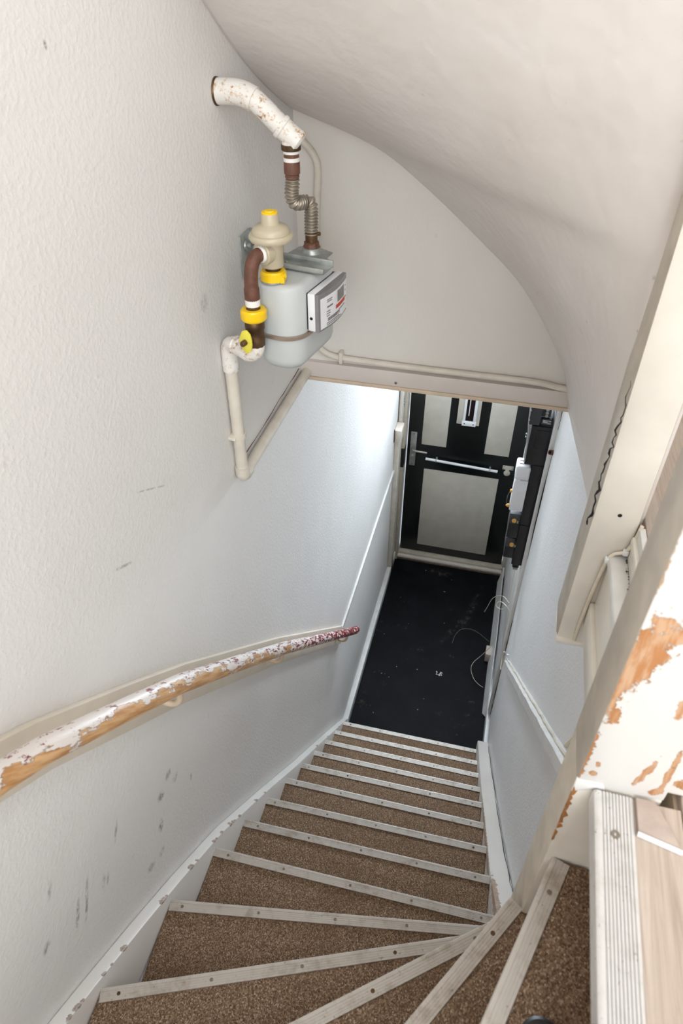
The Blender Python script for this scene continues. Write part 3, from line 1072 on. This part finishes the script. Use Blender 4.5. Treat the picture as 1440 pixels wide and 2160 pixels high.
# display box on the front face
RG = Matrix(((GU.x, GN.x, 0, GC.x), (GU.y, GN.y, 0, GC.y), (0, 0, 1, 0), (0, 0, 0, 1)))   # local (along, out, up) -> world
f0 = GD / 2
iz0, iz1 = zt - .100, zt - .022
MB().box((-.058, f0 - .012, iz0), (.074, f0 + .004, iz1), .001, RG).build('gasket', M['plastic_k'], gm)
ib = MB().box((-.060, f0 + .003, iz0 - .001), (.076, f0 + .020, iz1 + .001), .002, RG).build('display_box', M['plastic_w'], gm)
cv = MB()
pr_ = []
for i in range(13):
    t = i / 12
    uu = -.060 + .136 * t
    pr_.append((uu, f0 + .028 + .008 * math.sin(math.pi * t)))
cvp = [(-.060, f0 + .020)] + pr_ + [(.076, f0 + .020)]
cv.prism([RG @ Vector((a, b, iz0 - .001)) for a, b in cvp], (0, 0, iz1 - iz0 + .002), .0)
cv.build('smoked_cover', M['grey_cap'], gm)


def on_cover(u0, u1, z0, z1, lift):
    mb = MB()
    k = 8
    f = lambda uu: f0 + .028 + .008 * max(0, math.sin(math.pi * (uu + .060) / .136)) + lift
    a = [RG @ Vector((u0 + (u1 - u0) * i / k, f(u0 + (u1 - u0) * i / k), z0)) for i in range(k + 1)]
    vs = [mb.bm.verts.new(p) for p in a]
    vt = [mb.bm.verts.new(p + Vector((0, 0, z1 - z0))) for p in a]
    vs2 = [mb.bm.verts.new(p - GN * .0012) for p in a]
    vt2 = [mb.bm.verts.new(p - GN * .0012 + Vector((0, 0, z1 - z0))) for p in a]
    for i in range(k):
        mb.bm.faces.new((vs[i], vs[i + 1], vt[i + 1], vt[i]))
        mb.bm.faces.new((vt[i], vt[i + 1], vt2[i + 1], vt2[i]))
        mb.bm.faces.new((vs2[i], vs2[i + 1], vs[i + 1], vs[i]))
    return mb


lab = on_cover(-.055, .074, iz0 + .003, iz1 - .010, .0008).build('label_plate', M['plastic_w'], ib)
on_cover(.012, .050, iz1 - .038, iz1 - .014, .0016).build('display', M['lcd'], ib)
on_cover(.004, .056, iz1 - .050, iz1 - .0425, .0016).build('red_stripe', M['red'], ib)
pl = MB()
for u0, u1, z in [(-.032, -.012, .018), (-.032, -.014, .022), (-.032, -.010, .032), (-.032, -.010, .0335), (-.034, -.02, .042), (-.034, -.02, .047), (-.034, -.022, .052), (-.03, .02, .058), (-.03, .01, .062), (-.034, .02, .067),
                  (-.034, .03, .071), (.06, .066, .02), (.059, .065, .03), (.06, .066, .044), (.02, .055, .056)]:
    k = on_cover(u0, u1, iz1 - z - .0016, iz1 - z, .0014)
    tmp = D.meshes.new('t'); k.bm.to_mesh(tmp); k.bm.free(); pl.bm.from_mesh(tmp); D.meshes.remove(tmp)
for i in range(16):
    k = on_cover(-.028 + i * .0032, -.028 + i * .0032 + .0013 + .0008 * (i % 3 == 0), iz1 - .064, iz1 - .0575, .0014)
    tmp = D.meshes.new('t'); k.bm.to_mesh(tmp); k.bm.free(); pl.bm.from_mesh(tmp); D.meshes.remove(tmp)
pl.build('printed_marks', M['print'], ib)
c0 = RG @ Vector((-.0602, f0 + .011, (iz0 + iz1) / 2 - .012))
MB().lathe(c0, [(.0035, 0), (.003, .001), (.001, .0005)], tuple(-GU), 12).build('screw', M['dark'], ib)

CI = gp_(-.0745, -.0095, 0)       # inlet axis
CO = gp_(.078, .0, 0)           # outlet axis
MB().lathe((CI.x, CI.y, zt - .001), [(.024, 0), (.026, .002), (.026, .006), (.022, .008), (.02, .02)], n=24).build('inlet_stub', M['galv'], gm)
MB().lathe((CO.x, CO.y, zt - .001), [(.023, 0), (.023, .012), (.02, .016), (.02, .022)], n=24).build('outlet_stub', M['galv'], gm)

# bracket
br = thing('meter_bracket', (-.6, 1.45, 3.2), 'galvanised bracket fixing the gas meter to the left wall', 'bracket')
wy = 1.448
MB().box((XL, wy - .004, 3.20), (XL + .004, wy + .062, 3.296), .004).build('wall_plate', M['galv'], br)
MB().prism([(XL + .002, wy + .058, 3.296), (XL + .002, wy + .058, 3.20), (XL + .052, wy + .058, 3.262), (XL + .052, wy + .058, 3.296)], (0, .004, 0), .001).build('flange', M['galv'], br)
for z in (3.222, 3.268):
    MB().lathe((XL + .004, wy + .026, z), [(.013, 0), (.012, .004), (.006, .005), (.006, .010), (.004, .012)], (1, 0, 0), 16).build('wall_bolt', M['galv'], br)
za = zt + .004
am = MB()
for v0, v1, h in ((-.016, -.012, .010), (.030, .034, .013)):
    a = gp_(v0, -.128, 0); 
    am.box((v0, -.098, za - .001), (v1, .072, za + h), .0006, RG)
am.box((-.016, -.098, za - .001), (.034, .072, za + .0015), .0006, RG)
am.build('arm_channel', M['galv'], br)
MB().box((.0345, -.085, za - .001), (.050, .060, za + .003), .0006, RG).build('arm_channel', M['galv'], br)
pp = MB().prism([RG @ Vector(p) for p in [(.030, -.03, za + .003), (.055, -.045, za + .003), (.10, -.04, za + .003), (.112, .0, za + .003), (.095, .042, za + .003), (.030, .045, za + .003)]], (0, 0, .003), .0008)
pp.build('outlet_plate', M['galv'], br)
for u_, n_ in ((.038, -.02), (.004, -.03), (-.004, -.018)):
    p = RG @ Vector((u_, n_, za + .002))
    MB().lathe(p, [(.0065, 0), (.0065, .004), (.003, .005), (.003, .009)], n=6, smooth=False).build('arm_bolt', M['galv'], br)
MB().box((.0, -.036, za + .0012), (.003, .006, za + .002), 0, RG).build('slot', M['dark'], br)

# regulator on the inlet
rg = thing('gas_regulator', (CI.x, CI.y, zt), 'beige dome-shaped gas pressure regulator with yellow cap above the gas meter', 'regulator')
zr = zt + .012
MB().lathe((CI.x, CI.y, zt + .030), [(.0215, 0), (.0225, .002), (.0225, .026), (.0238, .028), (.0238, .046), (.029, .048), (.0405, .0505), (.0432, .055), (.0432, .059), (.0405, .0635), (.0365, .0642), (.036, .070), (.032, .0755), (.019, .0795),
                                      (.0172, .081), (.0164, .0985), (.0158, .0995)], n=40).build('housing', M['beige'], rg)
MB().lathe((CI.x, CI.y, zt + .1285), [(.0155, 0), (.0158, .003), (.0146, .004), (.0098, .004), (.009, .006), (.004, .0065)], n=28).build('cap', M['yellow'], rg)
MB().lathe((CI.x, CI.y, zt + .006), [(.0138, 0), (.0138, .026)], n=20).build('neck', M['brass'], rg)
yr = MB().lathe((CI.x, CI.y, zt + .001), [(.0235, 0), (.0262, .003), (.0262, .017), (.024, .0185), (.0232, .021), (.016, .0215), (.0145, .018)], n=34)
yr = yr.build('seal_collar', M['yellow'], rg)
ca = CI + (GN * .8 - GU * .3).normalized() * .0268
MB().box((ca.x - .004, ca.y - .004, zt + .002), (ca.x + .005, ca.y + .004, zt + .018), .0015).lathe((ca.x + .002, ca.y, zt + .017), [(.0045, 0), (.0045, .005)], (1, -.3, .3), 10).build('seal_clip', M['yellow'], yr)
# side boss and brown elbow towards the valve
VX, VY = -.494, 1.231
bd = (Vector((VX, VY, 0)) - Vector((CI.x, CI.y, 0))).normalized()
bz = zt + .060
MB().lathe((CI.x + bd.x * .012, CI.y + bd.y * .012, bz), [(.0225, 0), (.0225, .016), (.021, .0175)], tuple(bd), 24).build('side_boss', M['beige'], rg)
a0 = Vector((CI.x, CI.y, bz)) + bd * .028
MB().lathe(a0, [(.0150, 0), (.0165, .002), (.0152, .006), (.0140, .007)], tuple(bd), 20).build('sealing_tape', M['tape'], rg)

gpz = thing('gas_pipe', (-.57, 1.285, 2.76), 'lower gas pipe with brown elbow and yellow valve, left of and below the gas meter', 'pipe')
vt = Vector((VX, VY, 3.206))
ep = [a0 + bd * .004, a0 + bd * .016 + Vector((0, 0, .001)), Vector((VX + .003, VY + .006, bz - .012)), Vector((VX, VY, bz - .035)), Vector((VX, VY, 3.225))]
ep2 = []
for i in range(24):
    t = i / 23
    # quadratic bend from the boss down to the valve
    A_, B_, C_ = ep[0], Vector((VX, VY, bz + .004)), Vector((VX, VY, 3.274))
    ep2.append(A_ * (1 - t) ** 2 + B_ * 2 * t * (1 - t) + C_ * t * t)
MB().tube(ep2, [.0136] * 24, 20).lathe((VX, VY, 3.250), [(.0146, 0), (.0154, .003), (.0152, .022), (.0136, .028)], n=22).build('brown_elbow', M['rust'], gpz)
MB().lathe((VX, VY, 3.239), [(.0148, 0), (.0152, .014)], n=20).build('sealing_tape', M['tape'], gpz)
MB().lathe((VX, VY, 3.230), [(.0138, 0), (.0138, .012)], n=20).build('valve_neck', M['brass'], gpz)
yc = MB().lathe((VX, VY, 3.209), [(.0225, 0), (.0258, .003), (.0266, .006), (.0266, .019), (.0242, .0205), (.0232, .0235), (.0145, .024), (.0135, .020)], n=34).build('yellow_union', M['yellow'], gpz)
vb = MB().lathe((VX, VY, 3.152), [(.0165, 0), (.0190, .003), (.0195, .018), (.0185, .022), (.0185, .036), (.0205, .040), (.0205, .052), (.016, .060)], n=10, smooth=False).build('valve_body', M['brass'], gpz)
vd = Vector((-.35, -1, -.1)).normalized()
q0 = Vector((VX, VY, 3.176)) + vd * .016
MB().lathe(q0, [(.009, 0), (.009, .010), (.006, .011), (.006, .026), (.005, .028)], tuple(vd), 14).build('spindle', M['brass'], vb)
lv = MB()
q1 = q0 + vd * .012
sd = vd.cross(Vector((0, 0, 1))).normalized()
for s in (-1, 1):
    lv.prism([q1 + Vector((0, 0, s * .004)) - sd * .015, q1 + Vector((0, 0, s * .018)) - sd * .012, q1 + Vector((0, 0, s * .025)) - sd * .003, q1 + Vector((0, 0, s * .022)) + sd * .007, q1 + Vector((0, 0, s * .010)) + sd * .013, q1 + sd * .017, q1 - sd * .015], vd * .005, .001)
lv.build('lever', M['yellow_p'], vb)
eb = [(VX, VY, 3.158)]
for i in range(9):
    a = R(90 * i / 8)
    eb.append((VX - .022 * (1 - math.cos(a)), VY + .006 * math.sin(a) * i / 8, 3.152 - .022 * math.sin(a)))
eb += [(-.545, 1.262, 3.127)]
MB().tube(eb, .0175, 20).build('white_elbow', M['pipe_w'], gpz)
ax_ = Vector((-.6, 1.3, 3.124)) - Vector((-.53, 1.254, 3.129))
for s in (.12, .30):
    MB().lathe(Vector((-.53, 1.254, 3.129)) + ax_ * s, [(.0185, 0), (.0205, .002), (.0205, .006), (.0185, .008)], tuple(ax_), 20).build('coupling_ring', M['pipe_w'], gpz)
PX, PY = -.5815, 1.287
MB().tube([(-.545, 1.262, 3.127), (-.562, 1.274, 3.126), (-.574, 1.283, 3.122), (PX, PY, 3.110), (PX, PY, 3.065)], .0178, 18, True, 1).lathe((PX, PY, 3.055), [(.0175, 0), (.0185, .004), (.0185, .018), (.0175, .022)], n=20).build('wall_elbow', M['pipe_w'], gpz)
MB().tube([(PX, PY, 3.060), (PX, PY, 2.775)], .0145, 18).build('riser_pipe', M['conduit'], gpz)
MB().lathe((PX, PY, 2.876), [(.0152, 0), (.0182, .001), (.0182, .011), (.0152, .012)], n=20).box((XL, PY - .022, 2.878), (PX, PY + .022, 2.886), .001).build('pipe_clip', M['conduit'], gpz)
bt = [(PX, PY, 2.79), (PX, PY, 2.778)]
for i in range(8):
    a = R(90 * i / 7)
    bt.append((PX, PY + .014 * (1 - math.cos(a)), 2.775 - .014 * math.sin(a)))
bt.append((PX, PY + .03, 2.761))
MB().tube(bt, .0182, 18).build('bottom_elbow', M['conduit'], gpz)
MB().tube([(PX, PY + .028, 2.761), (PX, 1.86, 2.757)], .0145, 18).build('level_pipe', M['conduit'], gpz)
gk = MB()
gk.tube([(XL + .001, PY + .04 + i * .05 + random.uniform(-.01, .01), 2.777 + random.uniform(-.002, .003)) for i in range(11)], [.0003 + .0012 * random.random() for _ in range(11)], 6)
gk.build('dark_gap', M['rust'], gpz)

# upper pipe, tee and corrugated hose
up_ = thing('gas_pipe.001', (-.6, 1.403, 3.577), 'upper gas pipe with rusty tee and ribbed steel hose, under the soffit', 'pipe')
TX, TY, TZ = -.4575, 1.405, 3.510
MB().tube([(XL - .01, 1.403, 3.577), (XL + .018, 1.403, 3.577)], .0225, 22).build('wall_socket', M['pipe_w'], up_)
MB().lathe((XL - .001, 1.403, 3.577), [(.0245, 0), (.0243, .003), (.0226, .005)], (1, 0, 0), 24).build('rusty_flange', M['brass'], up_)
MB().tube([(XL + .01, 1.403, 3.577), (XL + .045, 1.400, 3.578), (XL + .07, 1.398, 3.572), (XL + .095, 1.400, 3.552), (-.478, 1.4035, 3.526)], .0195, 20, True, 2).build('painted_pipe', M['pipe_w'], up_)
MB().tube([(XL + .012, 1.402, 3.578), (XL + .05, 1.399, 3.578), (XL + .076, 1.398, 3.567)], .0222, 22, True, 2).build('bend_fitting', M['pipe_w'], up_)
td = (Vector((-.44, 1.408, 3.495)) - Vector((-.50, 1.4, 3.544))).normalized()
T0 = Vector((TX, TY, TZ))
MB().lathe(T0 - td * .026, [(.0215, 0), (.0225, .003), (.0225, .008), (.0205, .010), (.0205, .038), (.0216, .040), (.0216, .045), (.016, .050), (.006, .051)], tuple(td), 24).tube([T0, T0 - Vector((0, 0, .018))], .0175, 20).build('tee_fitting', M['pipe_w'], up_)
zz = TZ - .016
MB().lathe((TX, TY, zz - .011), [(.0175, 0), (.0195, .002), (.0195, .010), (.0175, .011)], n=20).build('brass_ring', M['brass'], up_)
MB().lathe((TX, TY, zz - .016), [(.0160, 0), (.0160, .006)], n=20).build('sealing_tape', M['tape'], up_)
MB().lathe((TX, TY, zz - .024), [(.0150, 0), (.0150, .010)], n=20).build('brown_nipple', M['rust'], up_)
MB().lathe((TX, TY, zz - .030), [(.0160, 0), (.0160, .007)], n=20).build('sealing_tape', M['tape'], up_)
MB().lathe((TX, TY, zz - .068), [(.0130, .006), (.0135, .008), (.0140, .014), (.0160, .016), (.0160, .038), (.015, .040)], n=22).build('brown_collar', M['rust'], up_)
h0 = Vector((TX, TY, zz - .058))
h1 = Vector((CO.x, CO.y, zt + .048))
ctrl = [h0, h0 - Vector((0, 0, .012)), h0 + Vector((-.004, 0, -.034)), h0 + Vector((.001, .002, -.052)), h1 + Vector((-.010, -.003, .064)), h1 + Vector((.001, 0, .062)), h1 + Vector((.001, 0, .036)), h1 + Vector((0, 0, .018)), h1]
fine = [Vector(p) for p in ctrl]
for _ in range(4):
    q = [fine[0]]
    for i in range(len(fine) - 1):
        q += [fine[i] * .75 + fine[i + 1] * .25, fine[i] * .25 + fine[i + 1] * .75]
    fine = q + [fine[-1]]
# resample evenly, then ripple the radius
acc = [0]
for a, b in zip(fine, fine[1:]):
    acc.append(acc[-1] + (b - a).length)
N = 240
hp2 = []
j = 0
for i in range(N + 1):
    s = acc[-1] * i / N
    while j < len(acc) - 2 and acc[j + 1] < s:
        j += 1
    t = (s - acc[j]) / max(1e-9, acc[j + 1] - acc[j])
    hp2.append(fine[j].lerp(fine[j + 1], t))
ribs = 24
MB().tube(hp2, [(.0112 + .0038 * (.5 + .5 * math.cos(2 * math.pi * ribs * i / N))) for i in range(N + 1)], 18).build('corrugated_hose', M['hose'], up_)
MB().lathe((CO.x, CO.y, zt + .030), [(.0132, 0), (.0132, .022)], n=20).tube([(CO.x, CO.y, zt + .048), (CO.x + .02, CO.y - .002, zt + .050)], .004, 8).build('hose_end', M['brass'], up_)
MB().lathe((CO.x, CO.y, zt + .012), [(.0185, 0), (.0185, .010), (.0168, .0135), (.0168, .019), (.0132, .021)], n=8, smooth=False).build('union_nut', M['rust'], up_)

# conduit down the front wall and along the lintel
cd = thing('electrical_conduit', (-.53, 1.86, 2.8), 'thin cream conduit running along the top of the lintel', 'conduit')
MB().tube([(-.588, 1.858, 3.415), (-.571, 1.858, 3.401), (-.545, 1.858, 3.375), (-.534, 1.858, 3.345), (-.540, 1.858, 3.267), (-.552, 1.858, 3.0), (-.560, 1.857, 2.90), (-.545, 1.857, 2.845), (-.52, 1.857, 2.822), (-.47, 1.857, 2.814), (-.2, 1.857, 2.811), (.0, 1.857, 2.812), (.12, 1.857, 2.812), (.175, 1.857, 2.802), (.225, 1.857, 2.80)], .0092, 14, True, 2).build('tube', M['conduit'], cd)
MB().box((-.478, 1.842, 2.80), (-.466, YF, 2.838), .004).build('saddle_clip', M['conduit'], cd)

# ------------------------------------------------------------------ meter boxes on the right wall of the hall
Y0 = 2.665
e1 = thing('electricity_meter', (.2, Y0 + .08, 1.69), 'white plastic electricity meter among the black boxes on the right wall', 'electricity meter')
MB().box((.148, Y0, 1.692), (.2105, Y0 + .07, 1.872), .004).build('terminal_cover', M['plastic_w'], e1)
MB().box((.1445, Y0 - .001, 1.874), (.2105, Y0 + .085, 1.947), .010, seg=4).build('head', M['plastic_w'], e1)
MB().box((.150, Y0 - .006, 1.862), (.174, Y0 + .004, 1.879), .004).build('lug', M['plastic_w'], e1)
MB().box((.158, Y0 + .03, 1.9465), (.205, Y0 + .038, 1.9485), .0005).box((.158, Y0 + .055, 1.9465), (.2, Y0 + .060, 1.9485), .0005).build('slot', M['grey_cap'], e1)
for z, w_ in ((1.80, .010), (1.712, .016)):
    sd_ = MB().lathe((.147, Y0 + .012, z), [(.006, 0), (.009, .003), (.009, .006), (.004, w_)], (-1, -.2, 0), 12).build('seal', M['seal_y'], e1)
MB().tube([(.138, Y0 + .01, 1.797), (.13, Y0 + .008, 1.77), (.131, Y0 + .008, 1.735), (.136, Y0 + .01, 1.716)], .0009, 6).build('seal_wire', M['steel'], e1)

e2 = thing('cable_duct', (.24, Y0 + .05, 1.33), 'tall black cable duct against the right wall, right of the white meter', 'cable duct')
for a, b in ((1.610, 1.966), (1.345, 1.608)):
    MB().box((.2125, Y0 + .002, a), (.2655, Y0 + .16, b), .003).build('cover', M['plastic_k'], e2)
MB().lathe((.238, Y0 + .03, 1.345), [(.021, 0), (.021, -.012), (.017, -.016), (.017, -.034), (.012, -.036)], n=16).build('cable_gland', M['plastic_k'], e2)
MB().box((.226, Y0 + .008, 1.305), (.250, Y0 + .014, 1.318), .002).build('clamp', M['galv'], e2)

e3 = thing('fuse_box', (.22, Y0 + .05, 1.97), 'black fuse box with grey fuse rack on top, under the lintel at right', 'fuse box')
MB().box((.174, Y0 - .002, 1.970), (.265, Y0 + .2, 2.172), .003).build('case', M['plastic_k'], e3)
MB().box((.2, Y0 - .006, 2.06), (.252, Y0 - .001, 2.155), .003).build('cover_plate', M['plastic_k'], e3)
up2 = MB().box((.158, Y0, 2.176), (.205, Y0 + .2, 2.50), .003).build('fuse_rack', M['plastic_dk'], e3)
MB().box((.206, Y0 + .015, 2.215), (.244, Y0 + .2, 2.50), .002).build('fuse_base', M['plastic_dk'], e3)
for i in range(7):
    z = 2.221 + i * .0145
    MB().lathe((.227, Y0 + .014, z), [(.0068, 0), (.0068, .003), (.0048, .003), (.0048, .0008)], (0, -1, 0), 16).build('fuse_ring', M['galv'], e3)
t_ = MB().box((.208, Y0 + .004, 2.181), (.256, Y0 + .02, 2.186)).box((.208, Y0 + .004, 2.206), (.256, Y0 + .02, 2.211)).box((.208, Y0 + .004, 2.181), (.212, Y0 + .02, 2.211)).box((.252, Y0 + .004, 2.181), (.256, Y0 + .02, 2.211))
t_.build('terminal_frame', M['plastic_k'], e3)
MB().box((.216, Y0 + .006, 2.188), (.236, Y0 + .012, 2.196), .002).tube([(.216, Y0 + .008, 2.2), (.23, Y0 + .006, 2.204), (.249, Y0 + .008, 2.2)], .0022, 8).build('terminal', M['galv'], e3)
MB().tube([(.172, Y0 + .004, 2.48), (.156, Y0 + .004, 2.3), (.156, Y0 + .003, 2.2), (.168, Y0 + .002, 2.12), (.172, Y0 - .004, 2.03), (.173, Y0 - .004, 1.98)], .003, 8, True, 2).build('grey_lead', M['galv'], e3)
for z in (2.115, 2.13, 2.20, 2.25):
    MB().lathe((.160, Y0 - .003, z), [(.004, 0), (.004, .004), (.002, .005)], (-1, -.4, 0), 8).build('screw_head', M['galv'], e3)

for z0_, z1_, sx_, lab_ in ((1.522, 1.656, .184, 'upper black terminal box with amber seal, under the white meter'), (1.388, 1.502, .196, 'lower black terminal box with amber seal, lowest of the boxes')):
    e4 = thing('terminal_box', (.19, Y0 + .05, z0_), lab_, 'terminal box', 'sealed terminal boxes on the right wall')
    d0 = .006 if z0_ > 1.45 else .010
    MB().box((.155 + d0, Y0, z0_), (.2115, Y0 + .15, z1_ - .045), .003).build('case', M['plastic_k'], e4)
    MB().prism([(.154 + d0, Y0 + .002, z1_ - .045), (.2115, Y0 + .002, z1_ - .045), (.2115, Y0 + .02, z1_), (.154 + d0, Y0 + .02, z1_)], (0, .12, 0), .002).build('sloping_lid', M['plastic_dk'], e4)
    MB().lathe((sx_, Y0 + .012, z1_ - .032), [(.0115, 0), (.0115, .006), (.008, .0075), (.004, .0075)], (0, -1, .35), 12).build('seal', M['seal_y'], e4)
    MB().box((sx_ + .014, Y0 + .002, z1_ - .040), (sx_ + .020, Y0 + .008, z1_ - .026), .001).build('seal_lug', M['galv'], e4)

w5 = thing('conduit_stub', (.262, 2.60, 1.9), 'rusty pipe end poking from the right wall beside the black fuse box', 'pipe')
MB().lathe((.286, 2.608, 2.085), [(.0115, 0), (.0115, .030), (.008, .030), (.008, .016)], (-1, -.9, .7), 16).build('stub', M['rust'], w5)

# loose wires below the boxes
def wire(name, pts, r, mat, lab, clips=()):
    t_ = thing(name, pts[0], lab, 'wire')
    MB().tube(pts, r, 8, True, 3).build('lead', mat, t_)
    for p in clips:
        MB().box((p[0] - .006, p[1] - .004, p[2] - .005), (p[0] + .006, p[1] + .004, p[2] + .005), .002).build('clip', M['plastic_w'], t_)
    return t_


wire('loose_wire', [(.240, Y0 + .03, 1.31), (.243, Y0 + .02, 1.22), (.248, Y0 + .0, 1.12), (.252, Y0 - .03, 1.08), (.215, Y0 + .06, 1.06), (.165, Y0 + .16, .93), (.15, Y0 + .2, .80), (.14, Y0 + .25, .70)], .0013, M['cable'], 'thin white wire looping out from under the black cable duct')
wire('loose_wire.001', [(.250, Y0 - .03, 1.09), (.215, Y0 + .0, 1.0), (.178, Y0 + .05, .98), (.20, Y0 + .03, 1.05), (.262, Y0 - .05, 1.06), (.266, 2.60, .95), (.264, 2.58, .75), (.266, 2.55, .72), (.262, 2.48, .72), (.264, 2.45, .82), (.262, 2.40, .96), (.262, 2.37, 1.0)], .0018, M['cable'], 'white wire running along the right wall to the top of the sloping rail', ((.270, 2.585, .76), (.270, 2.375, .99)))
wire('loose_wire.002', [(.235, 3.05, .25), (.222, 3.10, .16), (.19, 3.12, .06), (.12, 3.05, .02), (.15, 2.95, .012), (.195, 2.9, .02), (.222, 2.88, .03)], .0014, M['cable'], 'white wire curling on the black floor beside the small pinkish box')
wire('loose_wire.003', [(.225, 3.25, .06), (.12, 3.36, .03), (.03, 3.36, .02), (-.01, 3.3, .01), (-.02, 3.22, .006)], .0004, M['cable'], 'hair-thin strand arching over the black floor')

sb = thing('wall_box', (.24, 3.16, 0), 'small pinkish box with a broken brown opening at the foot of the right wall', 'box')
MB().box((.212, 3.12, 0.0), (.262, 3.20, .075), .002).build('case', M['cardboard'], sb)
MB().box((.2105, 3.13, .004), (.2125, 3.175, .03), .001).build('broken_opening', M['rust'], sb)
lb = MB().prism([(.262, 2.66, .02), (.236, 2.70, .004), (.240, 3.9, .004), (.264, 3.9, .16), (.264, 3.2, .17)], (.003, .0, .0), .0)
lb = lb.build('skirting_board', M['white'])
tag(lb, 'long white board leaning against the right hall wall by the floor', 'board')

# door-side trunking
tk = thing('cable_trunking', (-.58, 3.83, 0), 'peeling white trunking with square cap, left of the front door', 'trunking')
MB().box((XL + .001, 3.785, .001), (-.568, 3.866, 1.26), .003).build('channel', M['conduit'], tk)
MB().box((XL + .001, 3.755, 1.245), (-.552, 3.868, 1.335), .004).build('cap', M['trim'], tk)
MB().box((XL + .001, 3.742, 1.25), (XL + .006, 3.757, 1.345), .002).build('mount', M['rust'], tk)
ch = MB()
for i in range(26):
    z = random.uniform(.45, 1.05)
    ch.lathe((-.568, 3.80 + random.uniform(-.006, .02), z), [(random.uniform(.0015, .005), 0), (.001, .0008)], (1, 0, 0), 6)
ch.build('paint_chips', M['dark'], tk)['kind'] = 'stuff'

# tripod foot at the very bottom of the view
tp = thing('tripod_leg', (.168, .268, 2.801), 'black rubber tripod foot standing on the top carpet tread', 'tripod')
MB().lathe((.168, .268, 2.802), [(.021, 0), (.024, .004), (.024, .016), (.026, .019), (.026, .026), (.022, .030), (.012, .031)], n=28).build('rubber_foot', M['plastic_k'], tp)
MB().tube([(.168, .268, 2.83), (.165, .205, 3.1)], .0115, 16).build('leg', M['plastic_dk'], tp)
